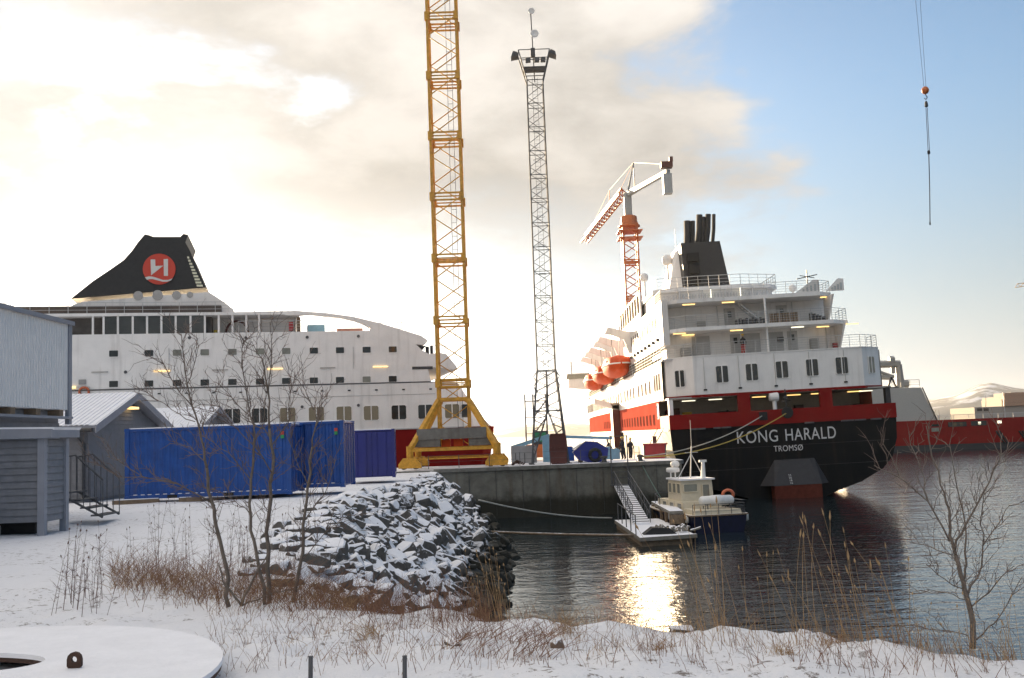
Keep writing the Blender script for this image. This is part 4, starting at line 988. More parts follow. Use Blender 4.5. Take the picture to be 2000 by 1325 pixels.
MB().box((-.95, -.05, .1), (1.05, .05, 1.45)).build('plate', mat('panel_grey', (.30, .30, .31), .5, snow=.2), PN)
for x in (-.6, .1, .8): MB().box((x-.03, -.09, .1), (x+.03, -.05, .9)).build('stiffener', galv, PN)
LB = thing('pale_blue_boom', 'pale blue folded boom arm behind the floodlight mast', 'boom', (1.6, 85, QZ))
mb = MB(); mb.bar((-2.0, 0, 1.25), (1.2, 0, 2.15), .22, 4); mb.bar((1.2, 0, 2.1), (6.4, .3, 1.75), .16, 4); mb.build('arm', lblue, LB)
MB().box((.6, -.4, 0), (1.6, .4, 2.0)).build('post', lblue, LB)
for x, w_, h, m, nm, lab in ((3.9, .9, 1.2, blue, 'blue_tank', 'small blue tank on the quay behind the mast'), (7.7, .9, .9, lblue, 'pale_box', 'pale blue box next to the gangway on the quay')):
    t_ = thing(nm, lab, 'tank', (x, 86, QZ)); MB().prism([(-w_, 0), (w_, 0), (w_, h*.85), (w_*.8, h), (-w_*.8, h), (-w_, h*.85)], -.6, .6).build('body', m, t_)
    MB().box((-.2, -.2, h), (.2, .2, h+.15)).build('hatch', m, t_)
FL = thing('work_machine', 'orange work machine with a green-windowed cab below the scaffold', 'machine', (2.2, 96, 3.66))
MB().box((-1.2, -.6, .3), (1.4, .6, 1.5)).build('chassis', orange, FL); MB().box((-.55, -.55, 1.5), (.75, .5, 2.75)).build('cab', darksteel, FL)
MB().box((-.4, -.6, 1.75), (.6, -.55, 2.6)).build('windscreen', greenp, FL)
for x in (-.8, .9): MB().lathe([(.05,-.7),(.42,-.7),(.42,.7),(.05,.7)], (x, 0, .42), 12, 'y').build('wheel', rubber, FL)
SF = thing('stair_scaffold', 'scaffold stair tower standing behind the floodlight mast', 'scaffold', (2.05, 101, 3.66))
xs_ = (-1.0, -.2, 1.1)
for x in xs_:
    for y in (0, 1.4): MB().bar((x, y, 0), (x, y, 6.4), .075, 6).build('standard', galv, SF)
for k in range(4):
    z = 1.6*k+.9; mb = MB(); mb.box((-1.0, 0, z), (1.1, 1.4, z+.06)); mb.build('platform', galv, SF)
    railing([(-1.0, 0, z), (1.1, 0, z)], .9, 1, 3, .02).build('guard_rail', galv, SF)
    if k < 3: MB().bar((-.2, .4, z), (1.05, .4, z+1.6), .09).build('stair_flight', galv, SF); MB().bar((-.2, 1., z), (1.05, 1., z+1.6), .06).build('stair_flight', galv, SF)
RH = thing('chain_heap', 'rusty heap of chain on the quay beside the crane bogie', 'chain heap', (.05, 78.3, QZ))
mb = MB()
for k in range(26):
    a = random.uniform(0, 6.3); r_ = random.uniform(0, .5); p = Vector((r_*math.cos(a), r_*math.sin(a)*.6, .34*(1-r_/.55)))
    q = p+Vector((random.uniform(-.25, .25), random.uniform(-.2, .2), random.uniform(-.05, .12))); mb.bar(p, q, .055, 5)
mb.build('links', rustst, RH)
for x, y, nm in ((9.35, 78.0, 'second'), (6.6, 77.6, 'first')):
    bo = thing('bollard', 'black mooring bollard holding the ropes at the quay edge' if nm == 'second' else 'short steel bollard beside the tyre at the quay edge', 'bollard', (x, y, QZ))
    MB().lathe([(.26,0),(.2,.06),(.16,.28),(.26,.36),(.27,.46),(.05,.5)], (0,0,0), 14).build('post', darksteel, bo, smooth=True); MB().box((-.34,-.3,0), (.34,.3,.03)).build('base_plate', darksteel, bo)
def fence_run(pts, label, z=QZ, h=1.0):
    t_ = thing('wire_fence', label, 'fence', (0, 0, 0)); mb = MB()
    for k in range(len(pts)-1):
        p = Vector((*pts[k], z)); q = Vector((*pts[k+1], z)); n_ = max(1, int((q-p).length/2.2))
        for i in range(n_+1): MB().bar(p+(q-p)*(i/n_), p+(q-p)*(i/n_)+Vector((0,0,h)), .03, 6).build('post', galv, t_)
        for f in (.5, .97): mb.bar(p+Vector((0,0,h*f)), q+Vector((0,0,h*f)), .012)
    mb.build('wire', galv, t_)
fence_run([(-6.6, 77.3), (7.1, 77.3)], 'thin wire guard fence along the quay edge'); 
fence_run([(9.6, 80.5), (9.6, 84), (11.9, 86)], 'steel guard rail near the dock workers', h=1.05)
# access frame and gangway down to the pontoon
GF = thing('landing_gantry', 'tall galvanised gantry with ladder at the head of the gangway', 'gantry', (7.65, 76.7, 2.2))
for x in (-.62, .62): MB().bar((x, 0, 0), (x, 0, 3.6), .05, 6).build('upright', galv, GF)
mb = MB(); mb.bar((-.62, 0, 3.55), (.62, 0, 3.55), .04)
for z in (.5, .9, 1.3): mb.bar((-.62, 0, z), (.62, 0, z), .03)
mb.build('rung', galv, GF); MB().box((-.7, -.5, -.08), (.7, .12, 0)).build('landing', galv, GF)
GW = thing('gangway', 'snow-covered aluminium gangway sloping from the quay down to the pontoon', 'gangway', (0, 0, 0))
ga, gb_ = Vector((7.65, 76.1, 2.15)), Vector((7.35, 62.0, .62)); gd = gb_-ga; gs = Vector((.52, 0, 0))
mb = MB()
mb.add([ga-gs, ga+gs, gb_+gs, gb_-gs]+[p-Vector((0,0,.12)) for p in (ga-gs, ga+gs, gb_+gs, gb_-gs)], [(0,1,2,3),(7,6,5,4),(0,4,5,1),(1,5,6,2),(2,6,7,3),(3,7,4,0)]); mb.build('walkway', snowm, GW)
for k in range(20):
    p = ga+gd*((k+.5)/20)+Vector((0,0,.012)); MB().box((p.x-.5, p.y-.03, p.z-.02), (p.x+.5, p.y+.03, p.z+.025)).build('tread_cleat', galv, GW)
for s in (-1, 1):
    mb = MB(); n_ = 9
    for k in range(n_+1):
        p = ga+gd*(k/n_)+gs*s; mb.bar(p, p+Vector((0,0,1.05)), .028)
        if k < n_: mb.bar(p+Vector((0,0,1.05 if k % 2 else 0)), ga+gd*((k+1)/n_)+gs*s+Vector((0,0,0 if k % 2 else 1.05)), .018)
    mb.bar(ga+gs*s+Vector((0,0,1.05)), gb_+gs*s+Vector((0,0,1.05)), .035); mb.bar(ga+gs*s+Vector((0,0,.55)), gb_+gs*s+Vector((0,0,.55)), .02); mb.build('handrail', galv, GW)
PO = thing('pontoon', 'low snow-dusted floating pontoon at the foot of the gangway', 'pontoon', (0, 0, 0))
woods = mat('pontoon_deck', (.22, .20, .17), .8, var=.25, vscale=4, snow=.42)
def slab(c, z0, z1): return MB().prism(c, z0, z1, 'z')
slab([(6.35, 54.6), (9.35, 55.5), (8.9, 66), (6.1, 66)], .28, .5).build('deck', woods, PO)
slab([(6.45, 54.7), (9.25, 55.6), (8.8, 65.9), (6.2, 65.9)], -.3, .28).build('float', wood, PO)
MB().bar((6.3, 54.5, .42), (9.45, 55.4, .42), .14, 4).build('edge_timber', woods, PO)
for k in range(5): MB().bar((6.3, 56+k*2.4, .5), (6.3, 56+k*2.4, 1.6), .035, 6).build('rail_post', galv, PO)
MB().bar((6.3, 56, 1.55), (6.3, 65.6, 1.55), .03).build('rail', galv, PO)
JT = thing('timber_jetty', 'short timber landing with snow between pontoon and pilot boat', 'jetty', (0, 0, 0))
slab([(8.9, 61.0), (9.7, 61.0), (10.1, 70), (9.0, 70)], 1.15, 1.32).build('deck', woods, JT)
for k in range(5):
    for x in (9.0, 9.7): MB().box((x-.09, 61.2+k*2-.09, -1), (x+.09, 61.2+k*2+.09, 1.15)).build('pile', wood, JT)
MB().box((8.95, 61.0, .55), (9.7, 61.08, 1.1)).build('fender_board', wood, JT)
NT = thing('net_heap', 'snowy heap of rope and black sheeting lying on the pontoon', 'heap', (7.6, 56.3, .5))
mb = MB(); mb.prism([(-.9, 0), (.9, 0), (.5, .32), (-.4, .36)], -.4, .5); mb.build('sheeting', rubber, NT)
mb = MB()
for k in range(30):
    a = random.uniform(0, 6.3); p = Vector((1.0+random.uniform(-.9, .9), random.uniform(-.1, 1.2), .1)); mb.bar(p, p+Vector((random.uniform(-.5, .5), random.uniform(-.3, .3), random.uniform(0, .3))), .07, 5)
mb.build('rope_coil', woods, NT)

# ------------------------------------------------------------------ pilot boat
PB = thing('pilot_boat', 'small cream and navy workboat with white liferaft canister tied up at the pontoon', 'boat', (11.75, 60.6, 0), (0, 0, R(11)))
bl = [-.6, 0, .6, 1.25]
bs = [(0, [1.1, 1.45, 1.6, 1.68]), (2.5, [1.2, 1.55, 1.72, 1.8]), (5.5, [1.0, 1.4, 1.65, 1.8]), (8, [.5, .85, 1.2, 1.5]), (9.6, [.1, .3, .6, .95]), (10.6, [.02, .03, .1, .3])]
hb_ = skin_hull([(y, h) for y, h in bs], bl); hb_.build('hull', navy, PB)
mb = MB(); pts = [(-h[-1], y) for y, h in bs]+[(h[-1], y) for y, h in bs][::-1]
mb.prism(pts, 1.2, 1.3, 'z'); mb.build('deck', cream, PB)
mb = MB()
for s in (-1, 1): mb.tube([(s*(h[-1]+.05), y, 1.27) for y, h in bs], .07, 6)
mb.bar((-1.7, -.04, 1.27), (1.7, -.04, 1.27), .07); mb.build('rubbing_strake', wood, PB)
def house(poly, z0, z1, m, name, ins=.0):
    mb = MB(); n_ = len(poly); cx_ = sum(p[0] for p in poly)/n_; cy_ = sum(p[1] for p in poly)/n_
    mb.add([(x, y, z0) for x, y in poly]+[(cx_+(x-cx_)*(1-ins), cy_+(y-cy_)*(1-ins), z1) for x, y in poly],
           [tuple(range(n_)), tuple(range(n_, 2*n_))]+[(k, (k+1) % n_, n_+(k+1) % n_, n_+k) for k in range(n_)])
    return mb.build(name, m, PB)
house([(-1.25, 2.6), (1.25, 2.6), (1.2, 7.6), (-1.2, 7.6)], 1.3, 2.05, cream, 'trunk_cabin', .04)
house([(-1.45, .15), (1.45, .15), (1.4, 2.4), (-1.4, 2.4)], 1.3, 1.62, cream, 'aft_cabin', .03)
WH = house([(-1.05, 3.4), (1.05, 3.4), (1.0, 6.0), (-1.0, 6.0)], 2.0, 3.62, cream, 'wheelhouse', .05)
house([(-1.12, 3.25), (1.12, 3.25), (1.05, 6.1), (-1.05, 6.1)], 3.62, 3.74, snowm, 'wheelhouse_roof')
for x, y, z, w_, h_, rt in ((-.45, 3.36, 3.05, .85, .55, 0), (.55, 3.36, 2.7, .42, 1.1, 0)): window(PB, x, y, z, w_, h_, glass2, (0, 0, rt), fm=cream)
for k in range(3): window(PB, -1.02, 3.85+k*.78, 3.0, .55, .7, glass2, RL, fm=cream)
for k in range(3): window(PB, -1.22, 3.3+k*1.35, 1.72, .7, .38, glass2, RL, fm=cream)
MB().lathe([(.02,-1.05),(.25,-1.03),(.36,-.9),(.37,-.3),(.40,-.28),(.40,.28),(.37,.3),(.36,.9),(.25,1.03),(.02,1.05)], (.35, 1.25, 2.2), 16, 'x').build('liferaft_canister', mat('raft_white', (.66, .66, .66), .4), PB, smooth=True)
mb = MB()
for x in (-.35, 1.05): mb.bar((x, .9, 1.6), (x, .9, 1.95), .03); mb.bar((x, 1.6, 1.6), (x, 1.6, 1.95), .03); mb.bar((x, .9, 1.9), (x, 1.6, 1.9), .03)
mb.build('raft_cradle', galv, PB)
MB().lathe([(.26,-.06),(.36,-.08),(.45,0),(.36,.08),(.26,.06),(.26,-.06)], (1.5, 2.2, 2.5), 20, 'y').build('lifebuoy', ringo, PB, smooth=True)
mb = MB(); mb.bar((-.1, 4.2, 3.74), (.15, 4.4, 6.2), .04, 6); mb.bar((-1.0, 4.0, 3.74), (.1, 4.4, 5.6), .03); mb.bar((.7, 4.0, 3.74), (.1, 4.4, 5.6), .03); mb.bar((-.3, 4.4, 5.7), (.55, 4.4, 5.7), .03); mb.bar((.15, 4.4, 6.2), (.15, 4.4, 8.2), .015); mb.build('mast', rail_m, PB)
mb = MB(); mb.bar((.5, 3.6, 3.74), (.55, 3.6, 5.0), .16, 8, .10); mb.box((.3, 3.5, 4.95), (.75, 3.7, 5.12)); mb.build('exhaust', white, PB)
rd = MB().lathe([(.3,0),(.42,.05),(.42,.28),(.36,.36),(.02,.38)], (-.95, 5.0, 4.2), 16).build('radar', white, PB, smooth=True); mb = MB(); mb.bar((-1.1, 5, 3.74), (-1.1, 5, 4.2), .05); mb.bar((-.8, 5, 3.74), (-.8, 5, 4.2), .05); mb.build('pedestal', white, rd)
MB().lathe([(.2,0),(.28,.12),(.28,.3),(.2,.44),(.02,.5)], (-.75, 5.1, 4.6), 14).build('satellite_dome', white, PB, smooth=True)
railing([(-1.6, .1, 1.3), (1.6, .1, 1.3), (1.7, 2.4, 1.3)], .75, .8, 3, .02).build('aft_rail', galv, PB)
mb = MB(); mb.tube([(-1.5, 6.2, 1.3), (-1.45, 6.4, 2.2), (-1.2, 8.0, 2.35), (-.4, 9.9, 2.3), (.4, 9.9, 2.3), (1.2, 8.0, 2.35), (1.45, 6.4, 2.2), (1.5, 6.2, 1.3)], .03, 6)
for x, y in ((-1.2, 8), (1.2, 8), (-.4, 9.9), (.4, 9.9)): mb.bar((x, y, 1.3), (x, y, 2.3), .025)
mb.build('bow_rail', galv, PB)
mb = MB()
for k in range(5): mb.box((1.55, .5+k*.0, 1.4+k*.2), (1.85, 2.4, 1.43+k*.2))
mb.build('boarding_grid', galv, PB)
for k, (x, y) in enumerate(((-1.78, .6), (-1.83, 1.7), (1.8, .3), (-1.8, 3.5))): MB().lathe([(.03,-.3),(.11,-.22),(.12,.2),(.03,.3)], (x, y, 1.0), 10).build('fender', mat('fender_white', (.6, .6, .58), .5), PB, smooth=True)

PB.scale = (1, 1, .81)
# ------------------------------------------------------------------ ropes
def rope(a, b_, sag, r, m, label, n_=14):
    a = Vector(a); b_ = Vector(b_); mb = MB(); o = thing('mooring_rope', label, 'rope', a)
    mb.tube([(b_-a)*(k/n_)-Vector((0,0,sag*4*(k/n_)*(1-k/n_))) for k in range(n_+1)], r, 6); mb.build('strand', m, o, smooth=True)
q1 = at(1488, 813, 87.7); q2 = at(1535, 808, 87.7)
rope(q1, (9.3, 78.0, QZ+.35), .7, .045, ropew, 'pale mooring rope from the square fairlead to the bollard')
rope(q2, (9.45, 78.0, QZ+.3), .9, .045, ropey, 'yellow mooring rope from the round fairlead to the bollard')
rope((13.3, 92, 6.3), (10.9, 86.5, QZ+.1), .15, .04, darksteel, 'dark mooring rope from the ship\'s corner to the quay by the red skip')
rope((13.3, 96, 6.3), (10.6, 87.5, QZ+.1), .15, .04, darksteel, 'second dark mooring rope from the ship\'s side')
rope(at(935, 977, 57), at(1195, 1012, 66), .25, .05, ropew, 'pale line from the rocks to the pontoon above the water')
rope(at(935, 1038, 56), at(1238, 1046, 55), .05, .07, wood, 'long floating pole boom between the rocks and the pontoon')
rope((9.3, 77.9, QZ+.1), (9.9, 71, 1.3), .1, .03, mat('rope_green', (.08, .14, .12), .8), 'green rope hanging down the quay wall to the jetty')
rope((-60, 82, at(0, 760, 82).z), (-5.95, 81.4, at(845, 746, 81).z), .05, .03, darksteel, 'thin black cable running left from the yellow crane')

# ------------------------------------------------------------------ people
def person(loc, rz, label, jacket, trousers, lean=.0, arm=.3, helmet=True):
    """standing worker: one skinned body, clothes and helmet as parts"""
    t_ = thing('person', label, 'person', loc, (0, 0, rz))
    V = [(0,0,.95),(0,lean*.4,1.18),(0,lean*.8,1.40),(0,lean,1.50),(0,lean*1.15,1.60),(0,lean*1.2,1.74),
         (.17,lean*.8,1.40),(.26,lean+.08*arm,1.14),(.20,lean+.45*arm+.05,.96),(.19,lean+.6*arm+.08,.88),
         (-.17,lean*.8,1.40),(-.26,lean+.08*arm,1.14),(-.20,lean+.45*arm+.05,.96),(-.19,lean+.6*arm+.08,.88),
         (.09,0,.90),(.11,.05,.50),(.11,-.02,.09),(.12,.13,.04),(-.09,0,.90),(-.11,-.04,.50),(-.12,-.12,.09),(-.12,.03,.04)]
    E_ = [(0,1),(1,2),(2,3),(3,4),(4,5),(2,6),(6,7),(7,8),(8,9),(2,10),(10,11),(11,12),(12,13),(0,14),(14,15),(15,16),(16,17),(0,18),(18,19),(19,20),(20,21)]
    Rr = [.15,.15,.17,.07,.085,.075,.085,.065,.05,.045,.085,.065,.05,.045,.11,.085,.06,.05,.11,.085,.06,.05]
    me = bpy.data.meshes.new('body'); me.from_pydata(V, E_, []); o = put('body', me, jacket, t_)
    md = o.modifiers.new('skin', 'SKIN'); sv = me.skin_vertices[0].data
    for i, r_ in enumerate(Rr): sv[i].radius = (r_, r_*.85)
    sv[0].use_root = True; o.modifiers.new('smooth', 'SUBSURF').levels = 1; o.modifiers['smooth'].render_levels = 1
    MB().lathe([(.02,-.12),(.07,-.1),(.095,0),(.085,.09),(.02,.11)], (0, lean*1.2, 1.70), 10).build('head', skin, t_, smooth=True)
    if helmet: MB().lathe([(.135,0),(.13,.04),(.105,.10),(.05,.135),(.01,.14)], (0, lean*1.2, 1.74), 12).build('helmet', hiyel, t_, smooth=True)
    mb = MB()
    for s, y in ((1, .05), (-1, -.04)): mb.tube([(s*.09, 0, .95), (s*.11, y, .5), (s*.11, -.02 if s > 0 else -.12, .1)], [.13, .105, .08], 8)
    mb.build('trousers', trousers, t_, smooth=True)
person((8.75, 84.3, 3.8), R(120), 'worker in dark clothes and yellow helmet standing on the quay', clothd, clothd, .06, .5)
person((10.05, 90.5, 3.66), R(200), 'worker with white-lit helmet standing close to the ship\'s side', clothd, clothd, 0, .3)
person((8.1, 87.5, 3.66), R(60), 'stooping worker in dark clothes beside the other worker on the quay', clothd, clothd, .28, .9, False)
kp = Vector((hit(KH, 1445, 668, 2.6)[0]+23.05, 90.6, 12.5-.0)); kp.z += .02*(kp.x-23.05)
person(kp, R(180), 'person in red trousers standing on the open stern deck', clothd, clothr, .0, .4)

# ------------------------------------------------------------------ containers
def container(label, x, y, z, rz, m, Lx=6.06, Wy=2.44, H=2.59, end_right=True):
    """20-foot container, front-left bottom corner at (x, y): corrugated sides, frame, doors, castings"""
    t_ = thing('shipping_container', label, 'container', (x, y, z), (0, 0, rz), 'blue shipping containers')
    def corrug(L_, n_, d=.036):
        pts = []; st = L_/n_
        for k in range(n_): pts += [(k*st, 0), (k*st+st*.32, 0), (k*st+st*.5, d), (k*st+st*.82, d)]
        return pts+[(L_, 0)]
    def sheet(L_, n_, f, name):
        mb = MB(); p = corrug(L_, n_); vs = [f(a, b_, .16) for a, b_ in p]+[f(a, b_, H-.12) for a, b_ in p]; k_ = len(p)
        mb.add(vs, [(i, i+1, k_+i+1, k_+i) for i in range(k_-1)]); return mb.build(name, m, t_)
    sheet(Lx-.3, 21, lambda a, b_, z_: (.15+a, .03+b_, z_), 'side_panel'); sheet(Lx-.3, 21, lambda a, b_, z_: (.15+a, Wy-.03-b_, z_), 'side_panel')
    sheet(Wy-.3, 8, lambda a, b_, z_: (.03+b_, .15+a, z_), 'end_panel')
    mb = MB().box((.02, .02, H-.1), (Lx-.02, Wy-.02, H-.03)); mb.build('roof', m, t_)
    mb = MB().box((.12, .1, H-.03), (Lx-.12, Wy-.1, H+.015)); mb.build('snow_layer', snowm, t_)
    mb = MB().box((.05, .05, .05), (Lx-.05, Wy-.05, .17)); mb.build('floor_frame', m, t_)
    for a, c in (((0,0),(.16,.16)), ((Lx-.16,0),(Lx,.16)), ((0,Wy-.16),(.16,Wy)), ((Lx-.16,Wy-.16),(Lx,Wy))):
        MB().box((*a, .12), (*c, H-.118)).build('corner_post', m, t_)
        for z_ in (0, H-.118): MB().box((a[0]-.01, a[1]-.01, z_), (c[0]+.01, c[1]+.01, z_+.118)).build('corner_casting', m, t_)
    for y_ in (-.005, Wy-.115):
        MB().box((.16, y_+.005, .02), (Lx-.16, y_+.115, .16)).build('bottom_rail', m, t_); MB().box((.16, y_+.015, H-.115), (Lx-.16, y_+.105, H-.02)).build('top_rail', m, t_)
    sm_ = MB().box((0, -.012, .162), (.13, .05, .185)).mesh('snow_clump')
    for k in range(20): put('snow_clump', sm_, snowm, t_, (.3+k*.275+random.uniform(-.02, .02), 0, 0))
    for s in (0, 1):
        d = MB().box((Lx-.06, .17+s*1.06, .14), (Lx-.02, .17+s*1.06+1.04, H-.13)).build('door', m, t_)
        for q_ in (.28, .76): MB().bar((Lx+.01, .17+s*1.06+q_, .12), (Lx+.01, .17+s*1.06+q_, H-.12), .018, 6).build('lock_rod', m, d)
    mb = MB().box((Lx-.36, -.013, H-.42), (Lx-.24, .032, H-.29)); mb.build('red_mark', mat('mark_red', (.5, .06, .04), .5), t_)
    mb = MB().box((Lx-.36, -.013, H-.55), (Lx-.24, .032, H-.425)); mb.build('green_mark', mat('mark_green', (.03, .30, .10), .5), t_)
    for x_ in (1.55, 3.6): MB().box((x_, -.012, .03), (x_+.36, .02, .14)).build('forklift_pocket', rubber, t_)
    return t_
container('long side of the nearest blue container, left one of the front pair', -14.3, 37.6, 4.26, R(.6), blue)
container('blue container just behind the nearest one, its doors turned right', -12.75, 40.15, 4.34, R(-1), blue)
container('violet-blue container set back between the blue pair and the yellow crane', -9.55, 60.95, 4.1, R(-84), blue2)
for nm, x, y, ln in (('timber_beam', -14.6, 37.2, 1.6), ('timber_beam', -12.3, 37.5, .8)):
    t_ = thing(nm, 'weathered timber beam under the left corner of the nearest blue container' if ln > 1 else 'short snowy timber block under the nearest blue container', 'timber', (x, y, 4.12), (0, 0, R(14)))
    MB().box((0, 0, 0), (ln, .2, .16)).build('beam', wood, t_); MB().box((.02, .02, .16), (ln-.02, .18, .185)).build('snow_cover', snowm, t_)

# ------------------------------------------------------------------ sheds at the left
def boards(root, p, q, z0, z1, m, step=.17, nrm_out=(0,-1,0), top=None, name='board'):
    """horizontal cladding boards from p to q, every one its own piece, lapped outwards; top(u) limits the height"""
    p = Vector((*p, 0)); q = Vector((*q, 0)); d = q-p; o = Vector(nrm_out); n_ = int((z1-z0)/step)
    for k in range(n_):
        a, b_ = z0+k*step, z0+(k+1)*step-.006; u0, u1 = 0., 1.
        if top:
            us = [i/40 for i in range(41) if top(i/40) > b_]
            if not us: continue
            u0, u1 = us[0], us[-1]
            if u1-u0 < .03: continue
        A = p+d*u0; B = p+d*u1; mb = MB()
        mb.add([A+Vector((0,0,a))+o*.045, B+Vector((0,0,a))+o*.045, B+Vector((0,0,b_))+o*.02, A+Vector((0,0,b_))+o*.02,
                A+Vector((0,0,a)), B+Vector((0,0,a)), B+Vector((0,0,b_)), A+Vector((0,0,b_))], [(0,1,2,3),(4,7,6,5),(0,4,5,1),(3,2,6,7),(1,5,6,2),(0,3,7,4)])
        mb.build(name, m, root)
LT = thing('grey_lean_to', 'small grey boarded shed on posts, nearest building at the left edge', 'shed', (0, 0, 0))
MB().box((-15.5, 24.0, 4.5), (-11.0, 25.15, 6.42)).build('core', plank, LT)
boards(LT, (-15.5, 24.0), (-11.02, 24.0), 4.5, 6.4, plank, .158); boards(LT, (-11.0, 24.05), (-11.0, 25.15), 4.5, 6.4, plank, .158, (1,0,0))
for x, y in ((-11.05, 23.97), (-11.0, 25.02), (-13, 23.97)): MB().box((x-.07, y-.06, 4.15), (x+.09, y+.1, 6.42 if x > -12 else 4.5)).build('corner_post', trim, LT)
mb = MB(); mb.prism([(-15.6, 6.62), (-12.9, 6.58), (-11.9, 6.44), (-10.75, 6.44), (-10.75, 6.64), (-15.6, 6.78)], 23.8, 23.86); mb.box((-10.81, 23.86, 6.44), (-10.75, 25.35, 6.64)); mb.build('fascia', trim, LT)
mb = MB(); mb.prism([(-15.6, 6.66), (-10.8, 6.56), (-10.7, 6.68), (-15.6, 6.82)], 23.87, 25.35); mb.build('roof_snow', snowm, LT)
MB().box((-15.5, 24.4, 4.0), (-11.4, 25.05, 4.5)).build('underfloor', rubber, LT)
CB = thing('concrete_block', 'small concrete block with snow on it under the grey shed', 'block', (-12.1, 23.5, 4.27), (0, 0, R(10))); MB().box((-.28,-.15,0), (.28,.15,.18)).build('block', conc2, CB); MB().box((-.27,-.14,.18), (.27,.14,.2)).build('snow_cover', snowm, CB)
MBD = thing('warehouse', 'tall white corrugated building over a grey boarded storey at the left edge', 'building', (-.33, 0, 0))
MB().box((-26, 12, 4.0), (-13.2, 30.4, 7.3)).build('lower_storey', plank, MBD)
boards(MBD, (-13.2, 24.5), (-13.2, 30.4), 6.0, 7.05, plank, .16, (1,0,0)); boards(MBD, (-14.4, 30.4), (-13.2, 30.4), 4.3, 7.0, plank, .16, (0,1,0))
mb = MB(); n_ = 118; st_ = 18.6/n_; y0_ = 11.9; vs = []
for k in range(n_):
    for a, o_ in ((0, 0), (.3, 0), (.5, .03), (.8, .03)): vs.append((y0_+(k+a)*st_, o_))
k_ = len(vs); mb.add([(-12.92+o_, y, 7.33) for y, o_ in vs]+[(-12.92+o_, y, 9.9) for y, o_ in vs], [(i, i+1, k_+i+1, k_+i) for i in range(k_-1)]); mb.build('corrugated_wall', corr, MBD)
MB().box((-26, 11.9, 7.32), (-12.95, 30.5, 9.88)).build('upper_storey', corr, MBD)
MB().prism([(-26, 11.2), (-12.8, 9.86), (-12.8, 9.98), (-26, 11.35)], 11.8, 30.6).build('roof', trim, MBD)
for k in range(13): MB().box((-13.3, 12.3+k*1.45, 7.14), (-12.85, 12.55+k*1.45, 7.31)).build('joist', wood, MBD)
MB().box((-13.0, 12, 7.06), (-12.8, 30.5, 7.13)).build('ledge', trim, MBD)
MB().box((-12.98, 30.35, 6.9), (-12.86, 30.55, 9.9)).build('corner_strip', trim, MBD)
def gable_hut(name, label, x1, y0, y1, ze, zp, xl, zb, lamp):
    t_ = thing(name, label, 'shed', (0, 0, 0)); ym = (y0+y1)/2
    MB().prism([(y0, zb-.4), (y1, zb-.4), (y1, ze), (ym, zp-.1), (y0, ze)], xl, x1-.05, 'x').build('core', plank, t_)
    boards(t_, (x1, y0), (x1, y1), zb, zp, plank, .17, (1,0,0), top=lambda u: ze+(zp-.1-ze)*(1-abs(2*u-1)))
    boards(t_, (xl, y0), (x1, y0), zb, ze-.1, plank, .17)
    ov = .45; sl_ = (zp-ze)/(ym-y0)
    for s in (-1, 1):
        ya = ym; yb = ym+s*((y1-y0)/2+ov); za, zb_ = zp, zp-sl_*((y1-y0)/2+ov)
        mb = MB(); mb.prism([(ya, za), (yb, zb_), (yb, zb_+.1), (ya, za+.1)], xl-.3, x1+.5, 'x'); mb.build('roof', trim, t_)
        mb = MB(); n_ = 22
        for k in range(int((x1+.5-xl)/.21)):
            xx = xl+k*.21; mb.prism([(ya, za+.1), (yb, zb_+.1), (yb, zb_+.155), (ya, za+.155)], xx, xx+.13, 'x')
        mb.build('roof_ribs', snowm, t_); mb = MB(); mb.prism([(ya, za+.102), (yb, zb_+.102), (yb, zb_+.13), (ya, za+.13)], xl, x1+.48, 'x'); mb.build('roof_snow', snowm, t_)
        mb = MB(); mb.prism([(ya, za-.2), (yb, zb_-.2), (yb, zb_+.12), (ya, za+.12)], x1+.5, x1+.56, 'x'); mb.build('barge_board', trim, t_)
    if lamp:
        MB().bar((xl, y0-.5, ze-.22), (x1+.4, y0-.5, ze-.22), .09, 8).build('gutter', darksteel, t_)
        mb = MB(); mb.tube([(x1-.15, y0-.5, ze-.3), (x1-.15, y0-.45, ze-.5), (x1-.1, y0-.1, ze-.75), (x1-.1, y0-.09, zb)], .06, 8); mb.build('downpipe', darksteel, t_)
        MB().box((x1+.06, ym-.4, zp-.62), (x1+.4, ym+.4, zp-.52)).build('gable_lamp', tube, t_)
    return t_
gable_hut('gabled_shed', 'grey boarded shed with snowy roof and lit gable behind the nearest container', -17.3, 41.5, 50, 7.15, 8.5, -30, 4.15, True)
gable_hut('gabled_hut', 'farther small gabled hut with ribbed snowy roof above the containers', -18.9, 60, 68, 7.15, 8.45, -32, 4.1, False)
ST_ = thing('entrance_steps', 'galvanised steps with handrails beside the grey shed', 'steps', (-11.75, 26.4, 4.25))
for k in range(4): MB().box((.0+k*.28, 0, .78-k*.2), (.30+k*.28, 1.1, .82-k*.2)).build('tread', galv, ST_)
for y in (0, 1.1):
    mb = MB(); pr = [(0, 1.7), (.45, 1.75), (1.15, 1.1)]
    mb.tube([(a, y, b_) for a, b_ in pr], .025, 6); mb.tube([(0, y, .8), (1.15, y, .15)], .03, 6)
    for k in range(8): a = k/7*1.15; mb.bar((a, y, .8-.65*a/1.15), (a, y, 1.72-(0 if a < .45 else (a-.45)/.7*.62)), .012)
    mb.build('handrail', galv, ST_)

